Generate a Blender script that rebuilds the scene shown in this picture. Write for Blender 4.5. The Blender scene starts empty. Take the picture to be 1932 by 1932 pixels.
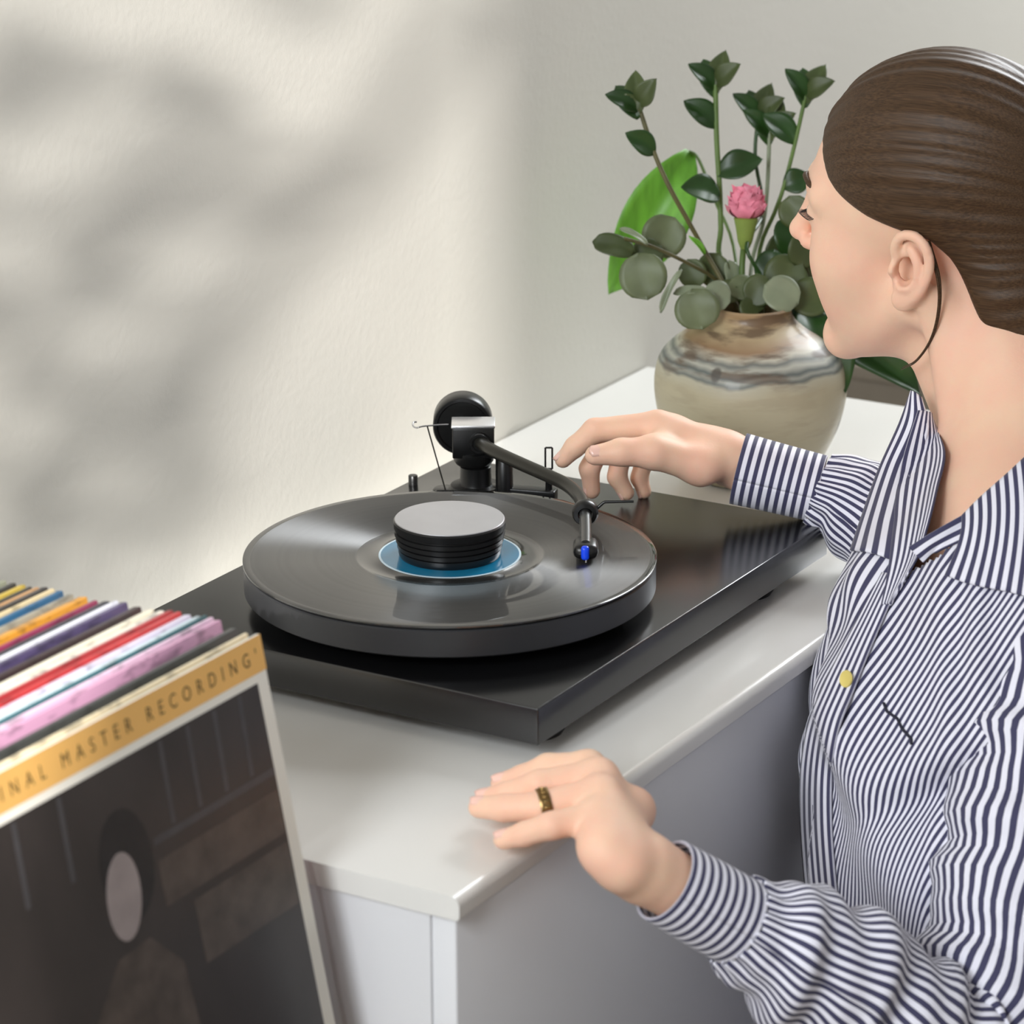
import bpy, bmesh, math, random
import numpy as np
from mathutils import Vector, Matrix
random.seed(7)
scn = bpy.context.scene
COL = scn.collection

# ------------------------------------------------------------------ camera
CAM = np.array([-1.76841775, -1.03063232, 0.82419125])
RGT = np.array([0.50925039, -0.86060529, -0.00475238])
UPV = np.array([0.27540946, 0.15773282, 0.94829847])
FWD = np.array([0.81536107, 0.48423021, -0.31734433])
FPX = 6200.0
cam_d = bpy.data.cameras.new('camera')
cam = bpy.data.objects.new('camera', cam_d); COL.objects.link(cam)
mw = Matrix.Identity(4)
for i in range(3):
    mw[i][0], mw[i][1], mw[i][2], mw[i][3] = RGT[i], UPV[i], -FWD[i], CAM[i]
cam.matrix_world = mw
cam_d.sensor_width = 36.0
cam_d.lens = FPX / 1932 * 36.0
cam_d.clip_start = 0.05
cam_d.dof.use_dof = True
cam_d.dof.focus_distance = 2.47
cam_d.dof.aperture_fstop = 9.0
scn.camera = cam

# ------------------------------------------------------------------ light
scn.view_settings.view_transform = 'Standard'
scn.view_settings.look = 'None'
scn.view_settings.gamma = 1.0
scn.view_settings.use_curve_mapping = False
scn.view_settings.exposure = 0.18
world = bpy.data.worlds.new('world'); scn.world = world
world.use_nodes = True
bg = world.node_tree.nodes['Background']
bg.inputs[0].default_value = (1.0, 0.985, 0.96, 1)
bg.inputs[1].default_value = 0.30

def aim(o, d):
    o.rotation_euler = Vector(d).to_track_quat('-Z', 'Y').to_euler()
sun_d = bpy.data.lights.new('sun', 'SUN'); sun = bpy.data.objects.new('sun', sun_d); COL.objects.link(sun)
sun_d.energy = 5.6; sun_d.angle = math.radians(0.8); sun_d.color = (1.0, 0.97, 0.93)
sun.location = (-4, -1.3, 2.5); aim(sun, (0.9, 0.3, -0.35))
def window_light(name, loc, d, sx, sy, power, col):
    l = bpy.data.lights.new(name, 'AREA'); l.shape = 'RECTANGLE'; l.size = sx; l.size_y = sy
    l.energy = power; l.color = col
    o = bpy.data.objects.new(name, l); COL.objects.link(o); o.location = loc; aim(o, d)
    return o
# daylight of the left window and of the far window behind the woman
window_light('daylight_left_window', (-2.33, 0.0, 1.25), (1, 0.05, -0.35), 1.0, 1.0, 56, (0.90, 0.95, 1.0))
window_light('daylight_far_window', (2.6, -0.05, 1.5), (-1, 0.06, -0.55), 0.85, 1.3, 62, (0.93, 0.97, 1.0))

# ------------------------------------------------------------------ helpers
def at(u, v, ax, val):
    d = (u-966)/FPX*RGT - (v-966)/FPX*UPV + FWD
    return CAM + (val-CAM[ax])/d[ax]*d
def dep(u, v, t):
    return CAM + ((u-966)/FPX*RGT - (v-966)/FPX*UPV + FWD)*t

def node_mat(name):
    m = bpy.data.materials.new(name); m.use_nodes = True
    return m, m.node_tree, m.node_tree.nodes['Principled BSDF']
def rgb(*c):   # sRGB 0-255 -> linear
    o = []
    for x in c:
        x /= 255.0
        o.append(x/12.92 if x <= 0.04045 else ((x+0.055)/1.055)**2.4)
    return (*o, 1.0)
def mat(name, col, rough=0.5, metal=0.0, var=0.06, scale=30.0, bump=0.0, coat=0.0, bscale=None, ior=1.5, sss=0.0, stretch=None):
    m, t, b = node_mat(name)
    b.inputs['Roughness'].default_value = rough; b.inputs['Metallic'].default_value = metal
    b.inputs['IOR'].default_value = ior
    b.inputs['Coat Weight'].default_value = coat; b.inputs['Coat Roughness'].default_value = 0.08
    tc = t.nodes.new('ShaderNodeTexCoord'); nz = t.nodes.new('ShaderNodeTexNoise')
    nz.inputs['Scale'].default_value = scale; nz.inputs['Detail'].default_value = 4
    src = tc.outputs['Object']
    if stretch:
        mp = t.nodes.new('ShaderNodeMapping'); mp.inputs['Scale'].default_value = stretch
        t.links.new(src, mp.inputs[0]); src = mp.outputs[0]
    t.links.new(src, nz.inputs['Vector'])
    rp = t.nodes.new('ShaderNodeValToRGB')
    rp.color_ramp.elements[0].position = 0.3; rp.color_ramp.elements[1].position = 0.7
    rp.color_ramp.elements[0].color = (*[c*(1-var) for c in col[:3]], 1)
    rp.color_ramp.elements[1].color = (*[min(1, c*(1+var)) for c in col[:3]], 1)
    t.links.new(nz.outputs['Fac'], rp.inputs[0]); t.links.new(rp.outputs[0], b.inputs['Base Color'])
    if bump:
        n2 = t.nodes.new('ShaderNodeTexNoise'); n2.inputs['Scale'].default_value = bscale or scale*6
        n2.inputs['Detail'].default_value = 5
        t.links.new(src, n2.inputs['Vector'])
        bp = t.nodes.new('ShaderNodeBump'); bp.inputs['Strength'].default_value = bump; bp.inputs['Distance'].default_value = 0.002
        t.links.new(n2.outputs['Fac'], bp.inputs['Height']); t.links.new(bp.outputs[0], b.inputs['Normal'])
    if sss:
        b.inputs['Subsurface Weight'].default_value = sss
        b.inputs['Subsurface Radius'].default_value = (1.0, 0.35, 0.2); b.inputs['Subsurface Scale'].default_value = 0.006
    return m

def tag(o, label=None, cat=None, group=None, kind=None):
    if label: o['label'] = label
    if cat: o['category'] = cat
    if group: o['group'] = group
    if kind: o['kind'] = kind
    return o
def root(name, loc, label, cat, group=None):
    o = bpy.data.objects.new(name, None); COL.objects.link(o); o.location = loc
    o.empty_display_size = 0.02
    return tag(o, label, cat, group)
def origin(p):
    v = Vector((0, 0, 0))
    while p is not None:
        v += p.location; p = p.parent
    return v
def mesh(name, verts, faces, m=None, parent=None, smooth=True, sharp=None):
    off = np.array(origin(parent)) if parent is not None else np.zeros(3)
    me = bpy.data.meshes.new(name)
    V = np.asarray(verts, float) - off
    me.from_pydata([tuple(v) for v in V], [], [tuple(int(i) for i in f) for f in faces])
    me.update()
    if smooth:
        me.polygons.foreach_set('use_smooth', [True]*len(me.polygons))
        if sharp: me.set_sharp_from_angle(angle=math.radians(sharp))
    o = bpy.data.objects.new(name, me); COL.objects.link(o)
    if m: me.materials.append(m)
    o.parent = parent
    return o
def box_geo(lo, hi, bev=0.0, seg=2, rot=None, piv=None):
    bm = bmesh.new(); bmesh.ops.create_cube(bm, size=1.0)
    lo = Vector(lo); hi = Vector(hi)
    for v in bm.verts:
        v.co = Vector([lo[i] + (v.co[i]+0.5)*(hi[i]-lo[i]) for i in range(3)])
    if bev:
        bmesh.ops.bevel(bm, geom=list(bm.edges), offset=bev, segments=seg, profile=0.5, affect='EDGES')
    bm.verts.index_update()
    V = [v.co.copy() for v in bm.verts]; F = [[v.index for v in f.verts] for f in bm.faces]
    bm.free()
    if rot is not None:
        V = [piv + rot @ (v-piv) for v in V]
    return V, F
def box(name, lo, hi, m, parent=None, bev=0.0, seg=2, rot=None, piv=None):
    V, F = box_geo(lo, hi, bev, seg, rot, Vector(piv) if piv is not None else None)
    return mesh(name, V, F, m, parent, smooth=bool(bev), sharp=50)
def frame_for(d):
    d = Vector(d).normalized(); a = Vector((0, 0, 1)) if abs(d.z) < 0.9 else Vector((1, 0, 0))
    x = a.cross(d).normalized(); return x, d.cross(x), d
def lathe_geo(profile, n=64, c=(0, 0, 0), axis=(0, 0, 1)):
    x, y, d = frame_for(axis); c = Vector(c)
    if tuple(axis) == (0, 0, 1): x, y = Vector((1, 0, 0)), Vector((0, 1, 0))
    V, F, rings = [], [], []
    for r, h in profile:
        if r < 1e-7: rings.append([len(V)]); V.append(c+d*h)
        else:
            rings.append(list(range(len(V), len(V)+n)))
            for k in range(n):
                a = 2*math.pi*k/n; V.append(c+d*h+(x*math.cos(a)+y*math.sin(a))*r)
    for A, B in zip(rings, rings[1:]):
        if len(A) == 1 and len(B) == 1: continue
        for k in range(n):
            k2 = (k+1) % n
            if len(A) == 1: F.append([A[0], B[k2], B[k]][::-1])
            elif len(B) == 1: F.append([A[k], A[k2], B[0]])
            else: F.append([A[k], A[k2], B[k2], B[k]])
    return V, F
def lathe(name, profile, m, parent=None, n=64, c=(0, 0, 0), axis=(0, 0, 1), sharp=40):
    V, F = lathe_geo(profile, n, c, axis)
    return mesh(name, V, F, m, parent, True, sharp)
def crom(pts, n):
    P = np.asarray(pts, float); P = np.vstack([2*P[0]-P[1], P, 2*P[-1]-P[-2]])
    out = []; k = len(P)-3
    for s in np.linspace(0, k, n):
        i = min(int(s), k-1); t = s-i
        a, b, c, d = P[i], P[i+1], P[i+2], P[i+3]
        out.append(0.5*((2*b)+(c-a)*t+(2*a-5*b+4*c-d)*t*t+(3*b-a-3*c+d)*t**3))
    return np.array(out)
def tube_geo(path, rad, n=12, caps=True):
    P = [Vector(p) for p in path]; R = rad if hasattr(rad, '__len__') else [rad]*len(P)
    V, F = [], []; x = None
    for i, p in enumerate(P):
        d = (P[min(i+1, len(P)-1)]-P[max(i-1, 0)]).normalized()
        if x is None: x = frame_for(d)[0]
        x = (x-d*x.dot(d)).normalized(); y = d.cross(x)
        for k in range(n):
            a = 2*math.pi*k/n; V.append(p+(x*math.cos(a)+y*math.sin(a))*R[i])
    for i in range(len(P)-1):
        for k in range(n):
            F.append([i*n+k, i*n+(k+1) % n, (i+1)*n+(k+1) % n, (i+1)*n+k])
    if caps:
        F.append(list(range(n))[::-1]); F.append([(len(P)-1)*n+k for k in range(n)])
    return V, F
def tube(name, path, rad, m, parent=None, n=12):
    V, F = tube_geo(path, rad, n); return mesh(name, V, F, m, parent, True, 50)
def join(*geos):
    V, F = [], []
    for v, f in geos:
        o = len(V); V += list(v); F += [[i+o for i in q] for q in f]
    return V, F

TZ = -0.041       # sideboard top
FLOOR = -0.80
WALL = 0.402

# ------------------------------------------------------------------ structure
M_wall = mat('wall_paint', rgb(212, 209, 200), 0.85, var=0.03, scale=3.0, bump=0.15, bscale=140)
M_floor = mat('floor_boards', rgb(126, 112, 98), 0.5, var=0.15, scale=6, stretch=(1, 12, 1))
M_white = mat('white_lacquer', rgb(226, 224, 219), 0.28, var=0.015, scale=8, coat=0.2)
M_front = mat('white_front', rgb(222, 222, 224), 0.4, var=0.015, scale=8)
M_frame = mat('window_paint', rgb(235, 233, 228), 0.4)

tag(mesh('floor', *box_geo((-2.4, -3.2, FLOOR-0.05), (4.2, WALL+0.1, FLOOR)), M_floor, None, False), kind='structure')
tag(mesh('wall_back', *box_geo((-2.4, WALL, FLOOR), (4.2, WALL+0.1, 2.7)), M_wall, None, False), kind='structure')
# wall with the window, left of the camera
wy0, wy1, wz0, wz1 = -0.68, 0.28, 0.55, 1.75
g = [box_geo((-2.5, -3.2, FLOOR), (-2.4, wy0, 2.7)), box_geo((-2.5, wy1, FLOOR), (-2.4, WALL+0.1, 2.7)),
     box_geo((-2.5, wy0, FLOOR), (-2.4, wy1, wz0)), box_geo((-2.5, wy0, wz1), (-2.4, wy1, 2.7))]
tag(mesh('wall_left', *join(*g), M_wall, None, False), kind='structure')
win = bpy.data.objects.new('window_1', None); COL.objects.link(win); tag(win, kind='structure'); win.location = (-2.45, wy0, wz0)
for nm, lo, hi in [('window_frame', (-2.49, wy0, wz0), (-2.41, wy0+0.05, wz1)), ('window_frame', (-2.49, wy1-0.05, wz0), (-2.41, wy1, wz1)),
                   ('window_frame', (-2.49, wy0+0.05, wz0), (-2.41, wy1-0.05, wz0+0.05)), ('window_frame', (-2.49, wy0+0.05, wz1-0.05), (-2.41, wy1-0.05, wz1))]:
    box(nm, lo, hi, M_frame, win, 0.004)

# ------------------------------------------------------------------ sideboard
SX0, SX1, SY0 = -0.205, 0.895, -0.063
sb = root('sideboard', (0.35, 0.17, FLOOR), 'long white lacquered sideboard along the wall carrying the turntable', 'sideboard')
def slab():
    # top slab with a rounded front edge
    r = 0.007; y0, y1 = SY0, WALL-0.002; z1, z0 = TZ, TZ-0.016
    prof = [(y1, z0), (y1, z1)]
    for k in range(9):
        a = math.pi/2+math.pi/2*k/8; prof.append((y0+r+r*math.cos(a), z1-r+r*math.sin(a)))
    prof += [(y0, z0+0.002), (y0+0.002, z0)]
    V, F = [], []
    for x in (SX0, SX1):
        for y, z in prof: V.append((x, y, z))
    n = len(prof)
    for k in range(n): F.append([k, n+k, n+(k+1) % n, (k+1) % n])
    F.append(list(range(n))); F.append([n+k for k in range(n)][::-1])
    return V, F
mesh('worktop', *slab(), M_white, sb, True, 35)
box('carcass', (SX0+0.004, SY0+0.024, FLOOR+0.09), (SX1-0.004, WALL-0.004, TZ-0.016), M_front, sb)
dw = (SX1-SX0-0.008)/2
for k in range(2):
    x0 = SX0+0.004+k*dw
    box('door', (x0+0.0015, SY0+0.006, FLOOR+0.095), (x0+dw-0.0015, SY0+0.024, TZ-0.019), M_front, sb, 0.0015)
for x in (SX0+0.06, SX1-0.06):
    for y in (SY0+0.06, WALL-0.06):
        lathe('leg', [(0, 0), (0.014, 0), (0.02, 0.09), (0, 0.09)], M_frame, sb, 20, (x, y, FLOOR))

# low chest added further along the wall to give a darker tone there
M_taupe = mat('taupe_lacquer', rgb(128, 118, 104), 0.55, var=0.03)
lc = root('low_chest', (1.65, 0.195, FLOOR), 'low taupe chest added against the wall beyond the far end of the sideboard', 'chest')
box('chest_body', (1.30, 0.0, FLOOR+0.03), (2.0, WALL-0.004, -0.150), M_taupe, lc, 0.002)
box('chest_top', (1.296, -0.006, -0.150), (2.004, WALL-0.004, -0.135), M_taupe, lc, 0.002)
for x in (1.34, 1.96):
    for y in (0.04, WALL-0.05): lathe('leg', [(0, 0), (0.018, 0), (0.018, 0.03), (0, 0.03)], M_taupe, lc, 16, (x, y, FLOOR))
# unseen branch added outside the left window, shaped to cast shade bands on the wall
tr = root('shade_branch', (-2.75, -0.30, 0.60), 'unseen leafy branch added outside the left window to shade the wall', 'branch')
M_bark = mat('bark', rgb(84, 70, 54), 0.8, var=0.2); M_tleaf = mat('shade_leaf', rgb(70, 96, 48), 0.5, var=0.2)
rb = random.Random(5); g = []
def wpt(x, z, xw=-2.70): return np.array([xw, WALL-0.3333*(x-xw), z+0.3889*(x-xw)])    # point on the sun ray that reaches the wall at (x, z)
def bough(a, b, r):
    P = [wpt(a[0]+(b[0]-a[0])*t, a[1]+(b[1]-a[1])*t+0.012*math.sin(5*t)) for t in np.linspace(0, 1, 8)]
    return tube_geo(P, [r*(1-0.4*t) for t in np.linspace(0, 1, 8)], 8)
tube('bough', [wpt(0.58, 0.36), wpt(0.40, 0.235), wpt(0.22, 0.175), wpt(0.02, 0.10), wpt(-0.15, 0.02)], [0.010, 0.011, 0.011, 0.010, 0.009], M_bark, tr, 10)
mesh('twigs', *join(bough((0.30, 0.20), (0.05, -0.03), 0.006), bough((0.16, 0.15), (-0.1, -0.02), 0.006), bough((0.45, 0.26), (-0.05, 0.24), 0.008), bough((0.25, 0.32), (-0.15, 0.16), 0.010)), M_bark, tr)
Vl, Fl = [], []
for k in range(44):
    x = rb.uniform(-0.25, 0.34); z = rb.uniform(-0.06, 0.42)
    if x > 0.05+0.9*z and x > 0.16: continue
    c = wpt(x, z, -2.70+rb.uniform(-0.06, 0.06)); an = rb.uniform(0.6, 1.4); L_, W_ = rb.uniform(0.035, 0.06), rb.uniform(0.008, 0.014)
    a = np.array([0.2*rb.uniform(-1, 1), -math.cos(an), math.sin(an)]); b_ = np.array([0.3, math.sin(an), math.cos(an)])
    o = len(Vl); Vl += [c-a*L_, c-a*L_*0.3+b_*W_, c+a*L_*0.3+b_*W_*0.8, c+a*L_, c+a*L_*0.3-b_*W_*0.8, c-a*L_*0.3-b_*W_]; Fl.append([o+i for i in range(6)])
tag(mesh('shade_foliage', Vl, Fl, M_tleaf, tr, False), kind='stuff')

# ------------------------------------------------------------------ turntable
W, D, TH = 0.451, 0.340, 0.027
M_plinth = mat('satin_black', (0.005, 0.005, 0.0055, 1), 0.22, var=0.05, scale=40, ior=1.7)
M_platter = mat('black_platter', (0.022, 0.0225, 0.025, 1), 0.38, var=0.05, ior=1.5)
M_rubber = mat('black_rubber', (0.008, 0.008, 0.008, 1), 0.6)
M_blk = mat('black_plastic', (0.006, 0.006, 0.006, 1), 0.32, ior=1.5)
M_armt = mat('tonearm_tube', (0.045, 0.043, 0.036, 1), 0.28, metal=0.6, var=0.03)
M_steel = mat('brushed_steel', (0.55, 0.55, 0.57, 1), 0.25, metal=1.0, var=0.05)
tt = root('turntable', (W/2, D/2, TZ), 'black turntable with round platter and curved tonearm on the white sideboard', 'turntable')
box('plinth', (0, 0, -TH), (W, D, 0), M_plinth, tt, 0.0012, 3)
for x, y in ((0.052, 0.036), (W-0.075, 0.036), (0.052, D-0.05), (W-0.06, D-0.05)):
    lathe('foot', [(0, TZ), (0.022, TZ), (0.024, TZ+0.003), (0.024, -TH-0.003), (0.02, -TH), (0, -TH)], M_rubber, tt, 40, (x, y, 0))
PC = (0.1532, 0.1634)
PZ0, PZ1 = 0.0105, 0.0318
pl = lathe('platter', [(0, PZ0-0.0105), (0.045, PZ0-0.0105), (0.045, PZ0), (0.147, PZ0), (0.1503, PZ0+0.002), (0.1503, PZ1-0.001), (0.1493, PZ1), (0, PZ1)],
           M_platter, tt, 160, (*PC, 0))
lathe('platter_mat', [(0, PZ1), (0.1475, PZ1), (0.1475, PZ1+0.0014), (0, PZ1+0.0014)], M_rubber, pl, 128, (*PC, 0))
lathe('spindle', [(0.0036, PZ1), (0.0036, PZ1+0.012), (0.002, PZ1+0.014), (0, PZ1+0.014)], M_steel, pl, 20, (*PC, 0))

# record
RZ0 = PZ1+0.0014; RZ1 = 0.0352
def vinyl_mat():
    m, t, b = node_mat('vinyl')
    N = t.nodes; L = t.links
    tc = N.new('ShaderNodeTexCoord'); sp = N.new('ShaderNodeSeparateXYZ'); L.new(tc.outputs['Object'], sp.inputs[0])
    x2 = N.new('ShaderNodeMath'); x2.operation = 'POWER'; x2.inputs[1].default_value = 2; L.new(sp.outputs[0], x2.inputs[0])
    y2 = N.new('ShaderNodeMath'); y2.operation = 'POWER'; y2.inputs[1].default_value = 2; L.new(sp.outputs[1], y2.inputs[0])
    ad = N.new('ShaderNodeMath'); L.new(x2.outputs[0], ad.inputs[0]); L.new(y2.outputs[0], ad.inputs[1])
    rr = N.new('ShaderNodeMath'); rr.operation = 'SQRT'; L.new(ad.outputs[0], rr.inputs[0])
    cb = N.new('ShaderNodeCombineXYZ'); L.new(rr.outputs[0], cb.inputs[0])
    nz = N.new('ShaderNodeTexNoise'); nz.noise_dimensions = '3D'; nz.inputs['Scale'].default_value = 190; nz.inputs['Detail'].default_value = 6
    L.new(cb.outputs[0], nz.inputs['Vector'])
    # roughness: grooved band rough, dead wax / rim smooth
    rp = N.new('ShaderNodeValToRGB'); rp.color_ramp.interpolation = 'LINEAR'
    mr = N.new('ShaderNodeMapRange'); mr.inputs['From Min'].default_value = 0.0; mr.inputs['From Max'].default_value = 0.152
    L.new(rr.outputs[0], mr.inputs[0]); L.new(mr.outputs[0], rp.inputs[0])
    e = rp.color_ramp.elements
    e[0].position = 0.0; e[0].color = (0.16,)*3+(1,)
    e[1].position = 1.0; e[1].color = (0.10,)*3+(1,)
    for p, v in ((0.445, 0.16), (0.455, 0.44), (0.955, 0.44), (0.965, 0.10)):
        k = e.new(p); k.color = (v, v, v, 1)
    m2 = N.new('ShaderNodeMath'); m2.operation = 'MULTIPLY_ADD'; m2.inputs[1].default_value = 0.16
    L.new(nz.outputs['Fac'], m2.inputs[0]); L.new(rp.outputs[0], m2.inputs[2])
    sb_ = N.new('ShaderNodeMath'); sb_.operation = 'SUBTRACT'; sb_.inputs[1].default_value = 0.08; L.new(m2.outputs[0], sb_.inputs[0])
    L.new(sb_.outputs[0], b.inputs['Roughness'])
    b.inputs['Base Color'].default_value = (0.012, 0.012, 0.0115, 1)
    b.inputs['IOR'].default_value = 1.95
    b.inputs['Anisotropic'].default_value = 0.97; b.inputs['Anisotropic Rotation'].default_value = 0.25
    tg = N.new('ShaderNodeTangent'); tg.direction_type = 'RADIAL'; tg.axis = 'Z'; L.new(tg.outputs[0], b.inputs['Tangent'])
    b.inputs['Coat Weight'].default_value = 0.4; b.inputs['Coat Roughness'].default_value = 0.03; b.inputs['Coat IOR'].default_value = 1.6
    return m
M_vinyl = vinyl_mat()
rec = root('vinyl_record', (*PC, RZ0), 'black vinyl record with blue centre label lying on the turntable platter', 'record')
prof = [(0, RZ0), (0.1495, RZ0), (0.1508, RZ0+0.0006), (0.1508, RZ1-0.0004), (0.1500, RZ1), (0.1462, RZ1-0.0003), (0.067, RZ1-0.0003), (0.0665, RZ1-0.0006), (0.053, RZ1-0.0006), (0.0525, RZ1-0.0002), (0, RZ1-0.0002)]
lathe('disc', prof, M_vinyl, rec, 192, (*PC, 0))
M_label = mat('blue_label', rgb(24, 118, 156), 0.22, var=0.05, coat=0.5)
M_lring = mat('label_ring', rgb(205, 225, 235), 0.35)
lb = lathe('label', [(0.0505, RZ1-0.0002), (0.0505, RZ1+0.0001), (0, RZ1+0.0001)], M_label, rec, 96, (*PC, 0))
lathe('label_border', [(0.0520, RZ1-0.0002), (0.0520, RZ1+0.00008), (0.0505, RZ1+0.00008)], M_lring, lb, 96, (*PC, 0))

# record weight
M_puck = mat('puck_black', (0.006, 0.006, 0.0065, 1), 0.3)
M_pucktop = mat('puck_top', (0.60, 0.60, 0.63, 1), 0.40, metal=1.0, var=0.04)
pk = root('record_weight', (*PC, RZ1), 'thick black ribbed record weight with satin grey top on the record label', 'record weight')
pz = RZ1+0.0001; pp = [(0, pz), (0.0365, pz), (0.037, pz+0.001)]
for k in range(4):
    h = pz+0.0025+k*0.0045; r0 = 0.0375+0.0009*k
    pp += [(r0, h), (r0, h+0.003), (r0-0.0014, h+0.0034), (r0-0.0014, h+0.0042)]
PT = pz+0.0275
pp += [(0.0405, pz+0.021), (0.0410, PT-0.0015), (0.0400, PT-0.0003), (0, PT-0.0003)]
bd = lathe('weight_body', pp, M_puck, pk, 96, (*PC, 0))
lathe('weight_top', [(0.0400, PT-0.0003), (0.0396, PT+0.0002), (0, PT+0.0002)], M_pucktop, pk, 96, (*PC, 0))

# tonearm
M_plate = mat('bright_plate', (0.92, 0.92, 0.94, 1), 0.35, metal=1.0, var=0.02)
PV = np.array([0.352, 0.262, 0.0])
lathe('arm_base', [(0, 0), (0.021, 0), (0.0215, 0.001), (0.0215, 0.014), (0.020, 0.0165), (0.013, 0.017), (0.0125, 0.019), (0.0125, 0.032), (0.0105, 0.033), (0.0105, 0.042), (0, 0.042)],
      M_blk, tt, 48, PV)
arm = mesh('tonearm', *join(tube_geo(crom([at(903, 829, 2, .0558), at(910, 838, 2, .0557), at(935, 853, 2, .0555), at(985, 876, 2, .0545), at(1035, 898, 2, .0535), at(1068, 914, 2, .0525), at(1089, 932, 2, .0515), at(1100, 950, 2, .0505), at(1104, 966, 2, .0495)], 48), 0.0052, 20)), M_armt, tt)
a0 = at(905, 834, 2, .0555); ad = np.array([0.86, 0.51, 0.0]); ad /= np.linalg.norm(ad)    # points back from the head
blk_c = at(893, 797, 2, .068); blk_c[2] = 0.054
ang = math.atan2(ad[1], ad[0])
def rbox(name, c, half, ang, m, parent, bev=0.001):
    c = Vector(c); h = Vector(half)
    return box(name, c-h, c+h, m, parent, bev, 2, Matrix.Rotation(ang, 3, 'Z'), c)
gb = rbox('gimbal_block', (blk_c[0], blk_c[1], 0.0545), (0.0135, 0.0165, 0.0125), ang, M_blk, arm)
rbox('gimbal_plate', (blk_c[0], blk_c[1], 0.0678), (0.0125, 0.0172, 0.0012), ang, M_plate, arm, 0.0005)
lathe('gimbal_yoke', [(0, 0), (0.014, 0), (0.016, 0.003), (0.016, 0.010), (0.012, 0.012), (0, 0.012)], M_blk, arm, 40, (blk_c[0], blk_c[1], 0.0345))
lathe('arm_socket', [(0, 0), (0.0085, 0), (0.0085, 0.016), (0.0078, 0.018), (0.006, 0.018), (0.006, 0.016), (0, 0.016)], M_blk, arm, 32, a0+ad*0.012, tuple(-ad))
cw = at(872, 817, 2, .0555)+ad*0.030; cw[2] = 0.0545
lathe('counterweight', [(0, 0.002), (0.0195, 0.002), (0.0205, 0.0), (0.0230, 0.0), (0.0238, 0.001), (0.0238, 0.022), (0.0225, 0.024), (0, 0.024)], M_blk, arm, 64, cw-ad*0.010, tuple(ad))
tube('counterweight_shaft', [cw-ad*0.02, cw+ad*0.018], 0.005, M_steel, arm)
# head
c0 = at(1104, 962, 2, .0495); c1 = at(1105, 1000, 2, .0462); hd = (c1-c0)/np.linalg.norm(c1-c0)
lathe('headshell_collar', [(0.0055, 0), (0.0088, 0.0005), (0.0098, 0.002), (0.0098, 0.007), (0.0085, 0.009), (0.0055, 0.0095), (0.0055, 0.0)], M_blk, arm, 36, c0, tuple(hd))
M_shell = mat('headshell_metal', (0.09, 0.09, 0.088, 1), 0.25, metal=0.7)
hs1 = at(1105, 1030, 2, .0440)
hs = tube('headshell', crom([c0+hd*0.004, c1, hs1], 12), [0.0046]*12, M_shell, arm, 16)
ct = at(1105, 1034, 2, .0415)
hang = math.atan2(hd[1], hd[0])
def rounded(c, half, ang, bev): 
    c = Vector(c); h = Vector(half); return box_geo(c-h, c+h, bev, 3, Matrix.Rotation(ang, 3, 'Z'), c)
crt = mesh('cartridge', *rounded(ct, (0.0125, 0.0092, 0.0056), hang, 0.0050), M_blk, arm, True, 60)
M_blue = mat('blue_plastic', rgb(12, 70, 235), 0.3, var=0.03)
mesh('stylus_guard', *rounded(ct+np.array([hd[0]*0.0122, hd[1]*0.0110, 0.0004]), (0.0030, 0.0030, 0.0052), hang, 0.0022), M_blue, crt, True, 60)
tube('stylus', [ct+np.array([hd[0]*0.012, hd[1]*0.012, -0.003]), (ct[0]+hd[0]*0.015, ct[1]+hd[1]*0.015, RZ1)], 0.0006, M_steel, crt, 8)
f0 = c0+hd*0.003
side = np.array([-hd[1], hd[0], 0]); side /= np.linalg.norm(side)
if side@RGT < 0: side = -side
tube('finger_lift', [f0+side*0.006, f0+side*0.013+[0, 0, 0.0065], f0+side*0.0145+[0, 0, 0.0075], f0+side*0.036+[0, 0, 0.0078]], [0.0014, 0.0013, 0.0012, 0.001], M_blk, arm, 8)
# lift and cue lever
lv = np.array([0.3685, 0.2045, 0.0])
b0 = PV+np.array([0.004, -0.012, 0]); bdv = lv-b0; bl = np.linalg.norm(bdv); ba = math.atan2(bdv[1], bdv[0]); bc = (b0+lv)/2
lift = rbox('arm_lift', (bc[0], bc[1], 0.0125), (bl/2+0.006, 0.006, 0.0045), ba, M_blk, tt)
lathe('lift_post', [(0, 0), (0.007, 0), (0.007, 0.034), (0.0055, 0.036), (0, 0.036)], M_blk, lift, 28, (0.357, 0.2385, 0.008))
lathe('lift_stand', [(0, 0), (0.0035, 0), (0.0035, 0.012), (0, 0.012)], M_blk, lift, 20, (bc[0], bc[1], 0))
tube('lever_stem', [(lv[0], lv[1], 0.008), (lv[0], lv[1], 0.034)], 0.0028, M_blk, lift, 14)
ls = np.array([RGT[0], RGT[1], 0]); ls /= np.linalg.norm(ls)
q = [lv+ls*s*0.0027+np.array([0, 0, z]) for s, z in ((-1, .034), (-1, .0515), (1, .0515), (1, .034), (-1, .034))]
g = [tube_geo([q[i], q[i+1]], 0.0008, 8) for i in range(4)]
mesh('cue_lever', *join(*g), M_blk, lift, True, 60)
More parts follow.
